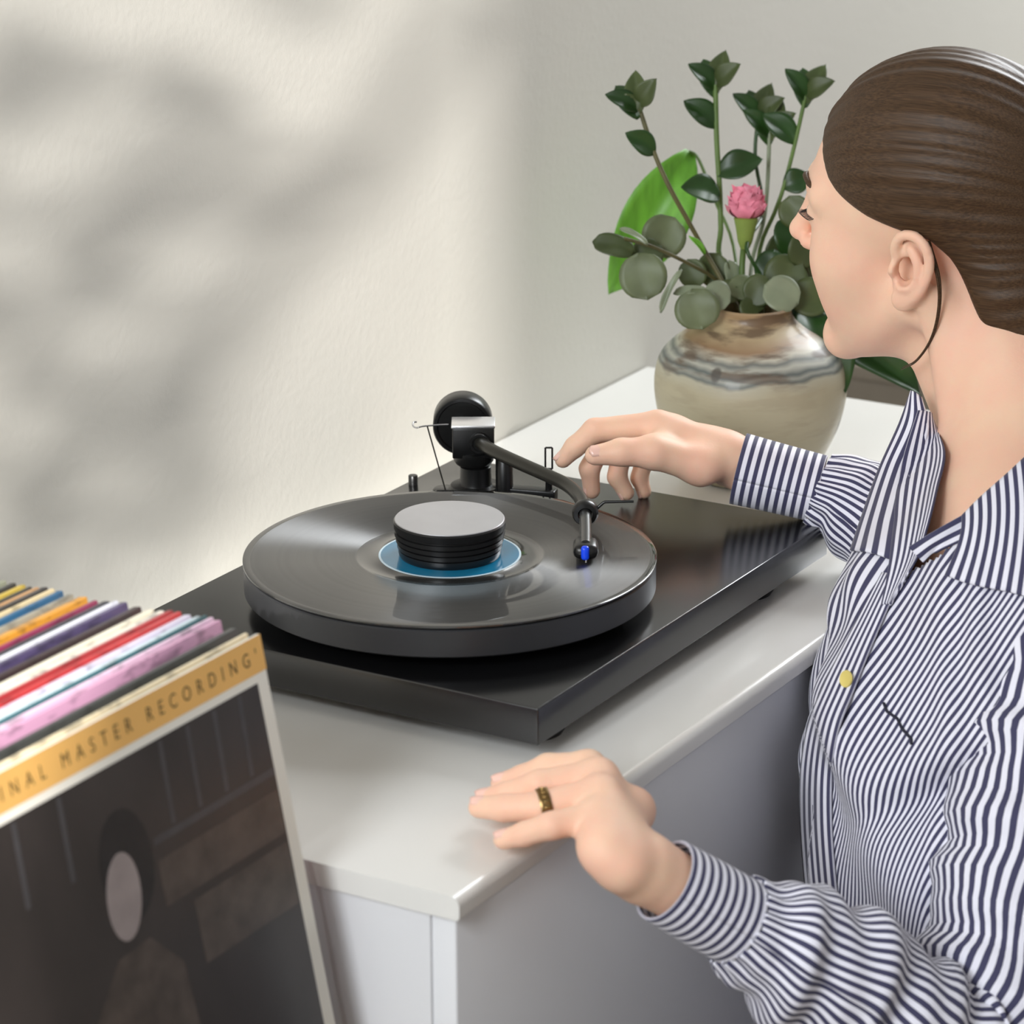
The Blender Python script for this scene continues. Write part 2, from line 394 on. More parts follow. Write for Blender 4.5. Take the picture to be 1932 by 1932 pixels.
# anti-skating wire and thread
w0 = at(846, 801, 2, .064); w1 = at(800, 804, 2, .064)
hook = [w0, at(825, 802, 2, .064), w1, at(790, 806, 2, .064), at(784, 807, 2, .063), at(779, 803, 2, .064), at(780, 797, 2, .065), at(786, 796, 2, .065)]
tube('antiskate_wire', crom(hook, 40), 0.0007, M_steel, tt, 8)
tube('antiskate_thread', [at(806, 804, 2, .064), at(842, 930, 2, .0005)], 0.0006, M_armt, tt, 8)
lathe('antiskate_bracket', [(0, 0), (0.011, 0), (0.011, 0.003), (0.010, 0.0038), (0, 0.0038)], M_blk, tt, 32, at(842, 930, 2, 0))
lathe('knob', [(0, 0), (0.0038, 0), (0.0038, 0.0075), (0.0034, 0.008), (0, 0.008)], M_blk, tt, 28, (0.370, 0.3325, 0))

# ------------------------------------------------------------------ vase
VC = np.array([0.645, 0.166]); VZ = TZ
def vase_mat():
    m, t, b = node_mat('glazed_stoneware'); N = t.nodes; L = t.links
    b.inputs['Roughness'].default_value = 0.5; b.inputs['Coat Weight'].default_value = 0.12; b.inputs['Coat Roughness'].default_value = 0.1
    tc = N.new('ShaderNodeTexCoord'); sp = N.new('ShaderNodeSeparateXYZ'); L.new(tc.outputs['Object'], sp.inputs[0])
    mp = N.new('ShaderNodeMapping'); mp.inputs['Scale'].default_value = (1, 1, 5); L.new(tc.outputs['Object'], mp.inputs[0])
    nz = N.new('ShaderNodeTexNoise'); nz.inputs['Scale'].default_value = 22; nz.inputs['Detail'].default_value = 5; L.new(mp.outputs[0], nz.inputs['Vector'])
    n2 = N.new('ShaderNodeTexNoise'); n2.inputs['Scale'].default_value = 14; n2.inputs['Detail'].default_value = 3; L.new(tc.outputs['Object'], n2.inputs['Vector'])
    # z displaced by noise -> colour bands up the pot
    ma = N.new('ShaderNodeMath'); ma.operation = 'MULTIPLY_ADD'; ma.inputs[1].default_value = 0.026
    L.new(n2.outputs['Fac'], ma.inputs[0]); L.new(sp.outputs[2], ma.inputs[2])
    mr = N.new('ShaderNodeMapRange'); mr.inputs['From Min'].default_value = 0.021; mr.inputs['From Max'].default_value = 0.171; L.new(ma.outputs[0], mr.inputs[0])
    rp = N.new('ShaderNodeValToRGB'); L.new(mr.outputs[0], rp.inputs[0]); e = rp.color_ramp.elements
    e[0].position = 0; e[0].color = rgb(164, 154, 126); e[1].position = 1; e[1].color = rgb(150, 128, 98)
    for p, c in ((0.25, (164, 156, 130)), (0.55, (172, 164, 138)), (0.61, (172, 168, 148)), (0.63, (96, 102, 98)), (0.65, (150, 152, 142)), (0.67, (84, 92, 90)), (0.70, (172, 172, 160)), (0.725, (104, 108, 104)), (0.75, (184, 180, 164)), (0.79, (140, 112, 82)), (0.85, (176, 158, 124)), (0.93, (160, 134, 98))):
        k = e.new(p); k.color = rgb(*c)
    # brown streaks
    r2 = N.new('ShaderNodeValToRGB'); L.new(nz.outputs['Fac'], r2.inputs[0]); r2.color_ramp.elements[0].position = 0.50; r2.color_ramp.elements[1].position = 0.62
    mk = N.new('ShaderNodeMapRange'); mk.inputs['From Min'].default_value = 0.095; mk.inputs['From Max'].default_value = 0.11; mk.inputs['To Min'].default_value = 0.12; mk.inputs['To Max'].default_value = 0.8
    L.new(sp.outputs[2], mk.inputs[0])
    mm = N.new('ShaderNodeMath'); mm.operation = 'MULTIPLY'; L.new(r2.outputs[0], mm.inputs[0]); L.new(mk.outputs[0], mm.inputs[1])
    mx = N.new('ShaderNodeMix'); mx.data_type = 'RGBA'; L.new(mm.outputs[0], mx.inputs['Factor']); L.new(rp.outputs[0], mx.inputs['A']); mx.inputs['B'].default_value = rgb(86, 66, 48)
    # dark dashes painted on the belly
    vo = N.new('ShaderNodeTexVoronoi'); vo.inputs['Scale'].default_value = 16; mp2 = N.new('ShaderNodeMapping'); mp2.inputs['Scale'].default_value = (1.3, 1.3, 0.5)
    L.new(tc.outputs['Object'], mp2.inputs[0]); L.new(mp2.outputs[0], vo.inputs['Vector'])
    r3 = N.new('ShaderNodeValToRGB'); L.new(vo.outputs['Distance'], r3.inputs[0]); r3.color_ramp.elements[0].position = 0.07; r3.color_ramp.elements[0].color = (0.8,)*3+(1,); r3.color_ramp.elements[1].position = 0.11; r3.color_ramp.elements[1].color = (0, 0, 0, 1)
    m3 = N.new('ShaderNodeMix'); m3.data_type = 'RGBA'; L.new(r3.outputs[0], m3.inputs['Factor']); L.new(mx.outputs['Result'], m3.inputs['A']); m3.inputs['B'].default_value = rgb(70, 66, 60)
    L.new(m3.outputs['Result'], b.inputs['Base Color'])
    bp = N.new('ShaderNodeBump'); bp.inputs['Strength'].default_value = 0.25; bp.inputs['Distance'].default_value = 0.002; L.new(nz.outputs['Fac'], bp.inputs['Height']); L.new(bp.outputs[0], b.inputs['Normal'])
    return m
vs = root('vase', (*VC, VZ), 'round beige glazed stoneware vase with grey brushed band holding flowers', 'vase')
ctrl = [(0.046, 0.0), (0.056, 0.006), (0.0665, 0.025), (0.0765, 0.048), (0.0815, 0.072), (0.0812, 0.092), (0.0755, 0.108), (0.062, 0.121), (0.046, 0.131), (0.0365, 0.138), (0.0335, 0.144), (0.0342, 0.149)]
cp = crom([(r, h, 0) for r, h in ctrl], 60)
prof = [(0, 0)]+[(p[0], p[1]) for p in cp]+[(0.0325, 0.1505), (0.0305, 0.149), (0.029, 0.140), (0.032, 0.130), (0.045, 0.118), (0.0, 0.112)]
lathe('pot', prof, vase_mat(), vs, 96, (*VC, VZ))

# ------------------------------------------------------------------ record bin and sleeves
LEAN = math.radians(11.0)
UPS = np.array([0, math.sin(LEAN), math.cos(LEAN)]); NRM = np.array([0, -math.cos(LEAN), math.sin(LEAN)]); AX = np.array([1.0, 0, 0])
M_binw = mat('birch_plywood', rgb(196, 170, 132), 0.5, var=0.12, scale=8, stretch=(1, 1, 10))
ZT = 0.12
# colour of each sleeve, corner of its top in the photograph, thickness in mm, short description
SLV = [((490, 1195), 3.0, None, 'front record sleeve with orange title strip and dark photograph'),
       ((467, 1194), 3.0, (243, 226, 190), 'cream record sleeve directly behind the orange-titled front sleeve'),
       ((447, 1184), 5.0, (62, 64, 62), 'charcoal record sleeve between the cream and the thick pink sleeves'),
       ((421, 1167), 5.0, (214, 160, 190), 'thick pink record sleeve in the leaning row'),
       ((408, 1161), 3.4, (236, 204, 224), 'pale pink record sleeve behind the thick pink one'),
       ((396, 1157), 2.6, (40, 100, 108), 'teal record sleeve next to the pale pink one'),
       ((382, 1159), 3.4, (214, 228, 234), 'icy white record sleeve behind the teal one'),
       ((364, 1157), 5.6, (222, 214, 232), 'lavender white record sleeve in front of the bright red pair'),
       ((346, 1151), 4.0, (196, 54, 56), 'red record sleeve in front of the darker red one'),
       ((331, 1148), 4.2, (172, 42, 46), 'darker red record sleeve behind the bright red one'),
       ((312, 1150), 4.4, (232, 226, 212), 'off-white record sleeve behind the red pair'),
       ((293, 1147), 4.8, (240, 232, 210), 'ivory record sleeve with printed black spine lettering'),
       ((268, 1143), 6.0, (52, 32, 34), 'dark maroon record sleeve behind the ivory ones'),
       ((243, 1134), 5.2, (84, 70, 110), 'purple record sleeve in the leaning row'),
       ((226, 1131), 3.6, (238, 238, 246), 'bright white record sleeve behind the purple one'),
       ((208, 1133), 5.4, (38, 40, 50), 'navy black record sleeve behind the bright white one'),
       ((184, 1132), 3.6, (150, 44, 84), 'crimson magenta record sleeve behind the navy one'),
       ((165, 1125), 7.0, (226, 158, 44), 'thick orange yellow record sleeve with jagged printed spine'),
       ((139, 1120), 4.6, (166, 160, 142), 'grey beige record sleeve behind the orange yellow one'),
       ((120, 1113), 4.6, (34, 96, 136), 'blue record sleeve near the back of the row'),
       ((104, 1109), 3.2, (232, 210, 164), 'pale sand record sleeve behind the blue one'),
       ((92, 1106), 5.0, (44, 40, 38), 'black record sleeve behind the pale sand one'),
       ((74, 1107), 3.6, (196, 150, 100), 'tan record sleeve between two black ones'),
       ((60, 1106), 3.2, (50, 48, 40), 'black record sleeve in front of the lemon yellow one'),
       ((48, 1102), 4.4, (206, 176, 66), 'lemon yellow record sleeve near the back of the row'),
       ((30, 1099), 4.6, (44, 42, 34), 'dark olive record sleeve behind the lemon yellow one'),
       ((12, 1094), 5.0, (150, 152, 128), 'grey green record sleeve at the very back of the row')]
def sleeve_geo(T, th, w=0.315, h=0.310):
    # thin box; T is the top +x front corner
    V = []
    for a in (0, -w):
        for b_ in (0, -h):
            for c in (0, -th):
                V.append(T+AX*a+UPS*b_+NRM*c)
    F = [[0, 2, 6, 4], [1, 5, 7, 3], [0, 4, 5, 1], [2, 3, 7, 6], [0, 1, 3, 2], [4, 6, 7, 5]]
    bm = bmesh.new(); vs_ = [bm.verts.new(v) for v in V]
    for f in F: bm.faces.new([vs_[i] for i in f])
    bmesh.ops.recalc_face_normals(bm, faces=bm.faces[:])
    bmesh.ops.bevel(bm, geom=list(bm.edges), offset=min(0.0009, th*0.3), segments=2, profile=0.5, affect='EDGES')
    bm.verts.index_update()
    r = [v.co.copy() for v in bm.verts], [[v.index for v in f.verts] for f in bm.faces]
    bm.free(); return r
def speck_mat(name, c, seed):
    # printed card: base colour with darker print dashes running along the spine
    m, t, b = node_mat(name); N = t.nodes; L = t.links; b.inputs['Roughness'].default_value = 0.42; b.inputs['Coat Weight'].default_value = 0.25
    tc = N.new('ShaderNodeTexCoord'); mp = N.new('ShaderNodeMapping'); mp.inputs['Scale'].default_value = (30, 8, 90); mp.inputs['Location'].default_value = (seed*3.1, seed, 0)
    L.new(tc.outputs['Object'], mp.inputs[0]); nz = N.new('ShaderNodeTexNoise'); nz.inputs['Scale'].default_value = 2.0; nz.inputs['Detail'].default_value = 3; L.new(mp.outputs[0], nz.inputs[0])
    rp = N.new('ShaderNodeValToRGB'); L.new(nz.outputs['Fac'], rp.inputs[0])
    k = rgb(*c); rp.color_ramp.elements[0].position = 0.34; rp.color_ramp.elements[1].position = 0.48
    rp.color_ramp.elements[0].color = (*[x*0.55 for x in k[:3]], 1); rp.color_ramp.elements[1].color = k
    L.new(rp.outputs[0], b.inputs['Base Color']); return m
M_paper = mat('sleeve_card_white', rgb(226, 221, 210), 0.5, var=0.02)
M_orange = mat('title_strip_orange', rgb(240, 186, 104), 0.45, var=0.03)
M_photo = mat('cover_photo_dark', rgb(50, 44, 42), 0.3, var=0.35, scale=14, stretch=(1, 1, 0.5))
M_photo2 = mat('cover_photo_brown', rgb(72, 62, 56), 0.35, var=0.35, scale=60)
M_photo3 = mat('cover_photo_bars', rgb(64, 62, 64), 0.35, var=0.2, scale=50)
M_face = mat('cover_photo_pale', rgb(150, 138, 136), 0.4, var=0.12, scale=50)
M_ink = mat('title_ink', rgb(92, 76, 36), 0.5)
def flat_poly(name, pts, m, parent, T, lift, th=0.00012):
    # pts in (x right from the +x edge, y down from the top); a thin printed layer on the cover face
    n = len(pts); V = []
    for l in (lift, lift+th):
        for a, b_ in pts: V.append(T+AX*a-UPS*b_+NRM*l)
    F = [list(range(n))[::-1], [n+k for k in range(n)]]+[[k, (k+1) % n, n+(k+1) % n, n+k] for k in range(n)]
    o = mesh(name, V, F, m, parent, False)
    bm = bmesh.new(); bm.from_mesh(o.data); bmesh.ops.recalc_face_normals(bm, faces=bm.faces[:]); bm.to_mesh(o.data); bm.free()
    return o
def ell(cx, cy, rx, ry, n=24, a0=0):
    out = []
    for k in range(n):
        a = 2*math.pi*k/n; x, y = rx*math.cos(a), ry*math.sin(a)
        out.append((cx+x*math.cos(a0)-y*math.sin(a0), cy+x*math.sin(a0)+y*math.cos(a0)))
    return out
binx1 = -0.215
T0 = at(490, 1195, 2, ZT)
for k, ((u, v), th, c, lab) in enumerate(SLV):
    T = at(u, v, 2, ZT); T[0] = T0[0]+(T[0]-T0[0])*0.8
    th *= 0.001
    zb = T[2]-0.310*math.cos(LEAN)
    h = (T[2]+0.1865)/math.cos(LEAN)
    if c is None:
        r = root('record_sleeve', tuple(T-UPS*h), lab, 'record sleeve', 'records leaning in the bin')
        card = mesh('card', *sleeve_geo(T, th, h=h), M_paper, r, True, 40)
        flat_poly('title_strip', [(0, 0.0002), (-0.315, 0.0002), (-0.315, 0.0225), (0, 0.0225)], M_orange, r, T, 0.00001)
        ph = flat_poly('photograph', [(-0.0115, 0.028), (-0.304, 0.028), (-0.304, 0.298), (-0.0115, 0.298)], M_photo, r, T, 0.00001)
        for x in (-0.030, -0.056, -0.083, -0.110, -0.205, -0.245):
            flat_poly('photo_bar', [(x, 0.030), (x-0.004, 0.030), (x-0.006, 0.080), (x-0.002, 0.080)], M_photo3, ph, T, 0.00014)
        flat_poly('photo_ledge', [(-0.0115, 0.082), (-0.135, 0.082), (-0.135, 0.0865), (-0.0115, 0.0865)], M_photo3, ph, T, 0.00014)
        flat_poly('photo_panel', [(-0.013, 0.096), (-0.135, 0.096), (-0.135, 0.124), (-0.013, 0.124)], M_photo2, ph, T, 0.00014)
        flat_poly('photo_panel', [(-0.013, 0.130), (-0.110, 0.130), (-0.110, 0.170), (-0.013, 0.170)], M_photo2, ph, T, 0.00014)
        flat_poly('photo_figure', ell(-0.162, 0.088, 0.024, 0.034), mat('cover_photo_hair', rgb(24, 21, 21), 0.4, var=0.3, scale=80), ph, T, 0.00014)
        flat_poly('photo_face', ell(-0.170, 0.104, 0.0155, 0.026, a0=0.15), M_face, ph, T, 0.00028)
        flat_poly('photo_figure', [(-0.120, 0.30-0.002), (-0.232, 0.30-0.002), (-0.215, 0.165), (-0.185, 0.137), (-0.155, 0.135), (-0.130, 0.160)], M_photo2, ph, T, 0.00014)
        # printed title
        cu = bpy.data.curves.new('title', 'FONT'); cu.body = "ORIGINAL MASTER RECORDING'"; cu.size = 0.0125; cu.space_character = 2.05; cu.space_word = 1.0
        cu.extrude = 0.00005; cu.align_x = 'RIGHT'
        to = bpy.data.objects.new('tmp_title', cu); COL.objects.link(to); bpy.context.view_layer.update()
        me = bpy.data.meshes.new_from_object(to.evaluated_get(bpy.context.evaluated_depsgraph_get()))
        co = np.zeros(len(me.vertices)*3); me.vertices.foreach_get('co', co); co = co.reshape(-1, 3)
        wd = co[:, 0].max()-co[:, 0].min(); sc = 0.292/wd
        V = [T+AX*(-0.0075+(p[0]-co[:, 0].max())*sc)+UPS*(-0.0160+p[1]*1.0)+NRM*(0.0002+p[2]) for p in co]
        mesh('title_lettering', V, [list(p.vertices) for p in me.polygons], M_ink, r, False)
        bpy.data.objects.remove(to)
    else:
        o = mesh('record_sleeve', *[x for x in sleeve_geo(T, th, h=h)], speck_mat('sleeve_print_%d' % k, c, k+1), None, True, 40)
        tag(o, lab, 'record sleeve', 'records leaning in the bin')
Tl = at(12, 1094, 2, ZT)
bin_ = root('record_bin', (T0[0]-0.157, 0.13, FLOOR), 'low plywood bin on the floor holding the leaning records', 'record bin')
bx0, bx1, by0, by1 = T0[0]-0.345, -0.212, -0.03, 0.385
box('bottom_board', (bx0, by0, -0.2005), (bx1, by1, -0.187), M_binw, bin_, 0.001)
box('side_board', (bx0-0.012, by0, FLOOR), (bx0, by1, -0.15), M_binw, bin_, 0.001)
box('side_board', (bx1-0.012, by0, FLOOR), (bx1, by1, -0.2005), M_binw, bin_, 0.001)
box('front_board', (bx0, by0, FLOOR), (bx1-0.012, by0+0.012, -0.2005), M_binw, bin_, 0.001)
box('rear_board', (bx0, by1-0.012, FLOOR), (bx1, by1, -0.06), M_binw, bin_, 0.001)

# ------------------------------------------------------------------ flowers
M_euca = mat('eucalyptus_leaf', rgb(94, 104, 72), 0.5, var=0.25, scale=30)
M_euca2 = mat('eucalyptus_leaf_dark', rgb(66, 78, 40), 0.5, var=0.25, scale=30)
M_euca3 = mat('eucalyptus_leaf_pale', rgb(128, 138, 112), 0.45, var=0.15, scale=30)
M_green = mat('bright_leaf', rgb(104, 164, 52), 0.45, var=0.25, scale=18, stretch=(6, 6, 1))
M_dkgreen = mat('dark_leaf', rgb(34, 66, 20), 0.4, var=0.3, scale=20)
M_stem = mat('flower_stem', rgb(86, 112, 50), 0.5, var=0.2, scale=40)
M_stemd = mat('woody_stem', rgb(84, 80, 44), 0.55, var=0.3, scale=60)
M_pink = mat('carnation_petal', rgb(222, 128, 150), 0.6, var=0.25, scale=60)
M_calyx = mat('carnation_calyx', rgb(120, 140, 62), 0.5, var=0.15)
MOUTH = np.array([VC[0], VC[1], VZ+0.140])
def blade(n, m, outline, cup, fold):
    # leaf from base (0,0) to tip (0,1); outline(t) half width, cup curves along, fold along the midrib
    V, F = [], []
    for i in range(n+1):
        t = i/n; w_ = outline(t)
        for j in range(-m, m+1):
            s = j/m
            V.append((s*w_, t, cup*math.sin(math.pi*t)+fold*abs(s)*w_+0.02*math.sin(7*t+2*s)))
    k = 2*m+1
    for i in range(n):
        for j in range(k-1):
            F.append([i*k+j, i*k+j+1, (i+1)*k+j+1, (i+1)*k+j])
    return np.array(V), F
ROUND = blade(10, 4, lambda t: 0.52*math.sqrt(max(0.0, 1-(2*t-1)**2))*(1.0 if t > 0.06 else 0.8)+0.002, 0.05, 0.12)
LANCE = blade(14, 4, lambda t: 0.5*(math.sin(math.pi*min(1, t*0.97+0.03))**0.8)*(1-0.25*t)+0.002, 0.10, 0.25)
def leaf(parent, kind, p0, p1, width, nrm, m, name='leaf', thick=0.0006):
    V, F = kind; p0 = np.array(p0, float); p1 = np.array(p1, float)
    y = p1-p0; ln = np.linalg.norm(y); y /= ln
    n = np.array(nrm, float); n -= y*(n@y); n /= np.linalg.norm(n); x = np.cross(y, n)
    P = [p0+x*v[0]*width+y*v[1]*ln+n*v[2]*ln for v in V]
    o = mesh(name, P, F, m, parent, True)
    md = o.modifiers.new('thickness', 'SOLIDIFY'); md.thickness = thick
    return o
TOC = -FWD
def nv(a=0, b_=0, c=1.0): return TOC*c+RGT*a+UPV*b_
def eleaf(parent, u, v, d, wpx, hpx, ang, m, a=0, b_=0):
    # round leaf: centre, size across and along (pixels at that distance), ang = direction of the tip in the view
    s = d/FPX; c = dep(u, v, d); dr = RGT*math.cos(ang)+UPV*math.sin(ang)
    leaf(parent, ROUND, c-dr*hpx*s/2, c+dr*hpx*s/2, wpx*s, nv(a, b_), m)
R_ = math.radians
e1 = root('eucalyptus_sprig', tuple(MOUTH), 'grey-green eucalyptus sprig arching out over the vase shoulder away from the woman', 'sprig', 'eucalyptus sprigs')
tube('stem', crom([MOUTH+[0, 0, -0.02], dep(1385, 560, 2.81), dep(1340, 520, 2.79), dep(1285, 490, 2.77), dep(1230, 465, 2.76), dep(1178, 450, 2.755)], 30), 0.0016, M_stemd, e1, 8)
for a in [(1158, 466, 2.76, 46, 84, R_(165), M_euca2, -0.3, 0.5), (1252, 446, 2.79, 82, 84, R_(60), M_euca, 0.1, 0.1), (1214, 521, 2.745, 88, 92, R_(-80), M_euca, -0.1, -0.1),
          (1196, 446, 2.75, 16, 62, R_(150), M_euca3, 0.2, 1.0), (1266, 549, 2.74, 14, 92, R_(-116), M_euca3, -0.6, 0.2), (1316, 583, 2.745, 84, 80, R_(-75), M_euca, 0.0, -0.35),
          (1344, 508, 2.80, 60, 66, R_(70), M_euca2, 0.2, 0.3), (1303, 551, 2.75, 24, 66, R_(185), M_euca3, 0.0, 1.0), (1352, 560, 2.75, 62, 56, R_(-20), M_euca3, 0.4, 0.3), (1307, 516, 2.79, 52, 58, R_(110), M_euca2, -0.3, 0.3),
          (1222, 480, 2.775, 60, 62, R_(30), M_euca2, 0.3, 0.4)]:
    eleaf(e1, *a)
e2 = root('eucalyptus_sprig', tuple(MOUTH+[0.008, -0.008, 0]), 'darker eucalyptus sprig between the vase mouth and the face', 'sprig', 'eucalyptus sprigs')
tube('stem', crom([MOUTH+[0.008, -0.008, -0.02], dep(1445, 555, 2.81), dep(1480, 520, 2.80), dep(1505, 470, 2.79), dep(1515, 400, 2.78)], 30), 0.0016, M_stemd, e2, 8)
for a in [(1482, 522, 2.79, 82, 84, R_(40), M_euca2, 0.2, 0.3), (1528, 562, 2.78, 74, 80, R_(-10), M_euca2, 0.2, 0.2), (1474, 556, 2.76, 70, 74, R_(150), M_euca3, -0.3, 0.5), (1432, 548, 2.77, 60, 62, R_(-130), M_euca2, -0.3, -0.2),
          (1402, 545, 2.78, 52, 60, R_(170), M_euca, 0.2, 0.4), (1516, 470, 2.79, 66, 74, R_(70), M_euca2, 0.4, 0.1), (1500, 400, 2.79, 60, 66, R_(110), M_euca2, -0.3, 0.3), (1380, 520, 2.80, 40, 60, R_(100), M_euca3, 0.7, 0.3),
          (1420, 575, 2.77, 60, 40, R_(-60), M_euca2, 0, 0.8), (1492, 446, 2.81, 70, 80, R_(100), M_dkgreen, 0.2, 0.3), (1455, 505, 2.81, 60, 72, R_(80), M_dkgreen, -0.3, 0.2), (1530, 520, 2.80, 66, 74, R_(20), M_euca2, 0.3, 0.1),
          (1470, 470, 2.82, 56, 70, R_(60), M_euca2, 0.4, 0.0), (1515, 600, 2.79, 66, 70, R_(-40), M_dkgreen, 0.2, 0.3), (1376, 552, 2.78, 50, 54, R_(200), M_euca2, -0.2, 0.4)]:
    eleaf(e2, *a)
# carnation
cn = root('carnation', tuple(MOUTH+[-0.006, 0.002, 0]), 'pink carnation bloom on a thick green stem above the vase mouth', 'flower')
tube('stem', crom([MOUTH+[-0.006, 0.002, -0.02], dep(1400, 520, 2.80), dep(1404, 455, 2.795), dep(1406, 420, 2.79)], 20), 0.0026, M_stem, cn, 10)
cb_ = dep(1405, 470, 2.792); ct_ = dep(1407, 424, 2.788); cd_ = (ct_-cb_)/np.linalg.norm(ct_-cb_)
lathe('calyx', [(0, 0), (0.0035, 0.0), (0.0062, 0.006), (0.0085, 0.018), (0.0105, 0.026), (0.009, 0.027), (0, 0.022)], M_calyx, cn, 20, cb_, tuple(cd_))
rnd = random.Random(3)
pc = ct_+cd_*0.002
for k in range(26):
    a = k*2.399; ring = k/26.0
    rx, ry, dz = frame_for(cd_); rad = np.array(rx)*math.cos(a)+np.array(ry)*math.sin(a)
    out = 0.0165*(0.30+0.70*ring); up = 0.030*(1.05-0.62*ring)
    tip = pc+rad*out+cd_*up
    Vp = []; Fp = []; nn = 6; tn = np.cross(cd_, rad)
    for i in range(nn+1):
        t = i/nn; wv = 0.0025+0.0105*t
        for j in range(-3, 4):
            s_ = j/3; ruff = 0.0022*t*t*math.sin(5*s_+k*1.7)+(0.0012*math.sin(13*s_+k) if i == nn else 0)
            c_ = pc*(1-t)+tip*t+rad*(0.006*math.sin(math.pi*t))
            Vp.append(c_+tn*s_*wv+rad*ruff+cd_*ruff*0.6-rad*0.004*s_*s_*t)
    for i in range(nn):
        for j in range(6): Fp.append([i*7+j, i*7+j+1, (i+1)*7+j+1, (i+1)*7+j])
    mesh('petal', Vp, Fp, M_pink, cn, True)
# strap and broad leaves
lf = root('broad_leaf', tuple(MOUTH+[0.004, 0.012, 0]), 'bright green pointed leaf drooping behind the eucalyptus', 'leaf')
tube('stalk', crom([MOUTH+[0.004, 0.012, -0.02], dep(1385, 470, 2.86), dep(1350, 380, 2.87), dep(1318, 300, 2.88), dep(1300, 285, 2.88)], 20), 0.0015, M_stem, lf, 8)
leaf(lf, LANCE, dep(1302, 285, 2.88), dep(1148, 556, 2.90), 0.066, nv(0.25, 0.2), M_green, 'leaf_blade')
lf = root('broad_leaf', tuple(MOUTH+[0.012, 0.002, 0]), 'large dark green leaf drooping over the vase shoulder behind the chin', 'leaf', 'dark drooping leaves')
tube('stalk', crom([MOUTH+[0.012, 0.002, -0.02], dep(1478, 560, 2.83), dep(1505, 585, 2.82)], 12), 0.0016, M_stem, lf, 8)
leaf(lf, LANCE, dep(1500, 580, 2.82), dep(1738, 748, 2.80), 0.062, nv(0.1, 0.5), M_dkgreen, 'leaf_blade')
lf = root('broad_leaf', tuple(MOUTH+[0.014, -0.004, 0]), 'narrower dark green leaf hanging down beside the vase', 'leaf', 'dark drooping leaves')
tube('stalk', crom([MOUTH+[0.014, -0.004, -0.02], dep(1485, 565, 2.80), dep(1515, 590, 2.79)], 12), 0.0016, M_stem, lf, 8)
leaf(lf, LANCE, dep(1510, 585, 2.79), dep(1596, 742, 2.77), 0.056, nv(0.3, 0.2), M_dkgreen, 'leaf_blade')
def cut_stem(px, label, rad=0.0016, m=M_stem, leaves=()):
    s = root('flower_stem', tuple(MOUTH), label, 'stem', 'tall cut stems in the vase')
    tube('stem', crom([MOUTH+[random.uniform(-.012, .012), random.uniform(-.012, .012), -0.02]]+[dep(*p) for p in px], 24), rad, m, s, 8)
    for (p0, p1, w_, a, b_, mm) in leaves:
        leaf(s, LANCE, dep(*p0), dep(*p1), w_, nv(a, b_), mm)
    # small fan of leaves at the top
    (u1, v1, d1), (u0, v0, d0_) = px[-1], px[-2]; an = math.atan2(-(v1-v0), u1-u0)
    for q_, (da, ln_) in enumerate(((-0.9, 62), (0.8, 70), (-0.25, 84), (0.3, 76))):
        leaf(s, LANCE, dep(u1, v1+8*q_, d1), dep(u1+ln_*math.cos(an+da), v1+8*q_-ln_*math.sin(an+da), d1+0.01*(q_-1.5)), 0.022, nv(0.3*math.sin(q_*2.0), 0.4), M_dkgreen if q_ % 2 else M_euca2)
cut_stem([(1345, 500, 2.79), (1300, 420, 2.78), (1264, 355, 2.77), (1235, 290, 2.77), (1205, 200, 2.77)], 'thin brown stem leaning away from the face across the bright leaf', 0.0020, M_stemd,
         [((1330, 480, 2.78), (1300, 445, 2.77), 0.006, 0.3, 0.2, M_green), ((1235, 290, 2.77), (1180, 250, 2.76), 0.024, 0.1, 0.3, M_dkgreen)])
cut_stem([(1362, 500, 2.82), (1360, 430, 2.83), (1358, 360, 2.83), (1352, 260, 2.83), (1350, 160, 2.83)], 'upright green stem behind the pink carnation with dark leaves', 0.0024, M_stem,
         [((1358, 372, 2.82), (1285, 352, 2.81), 0.034, 0.1, 0.6, M_dkgreen), ((1352, 330, 2.83), (1440, 300, 2.83), 0.03, 0.1, 0.4, M_dkgreen), ((1352, 240, 2.83), (1290, 190, 2.83), 0.028, 0.2, 0.4, M_dkgreen)])
cut_stem([(1432, 480, 2.82), (1462, 400, 2.83), (1478, 355, 2.83), (1500, 270, 2.83), (1520, 180, 2.83)], 'slim green stem rising between the carnation and the face', 0.0018, M_stem,
         [((1478, 355, 2.83), (1530, 330, 2.83), 0.026, 0.2, 0.3, M_dkgreen), ((1500, 270, 2.83), (1440, 215, 2.84), 0.028, 0.2, 0.3, M_dkgreen)])
cut_stem([(1440, 540, 2.79), (1408, 465, 2.78), (1440, 400, 2.85), (1425, 300, 2.86), (1430, 220, 2.86)], 'dark crooked stem crossing behind the carnation', 0.0017, M_dkgreen,
         [])
cut_stem([(1418, 500, 2.83), (1440, 420, 2.84), (1448, 350, 2.85), (1452, 250, 2.85)], 'pale grey stem rising behind the carnation', 0.0018, M_euca3,
         [])

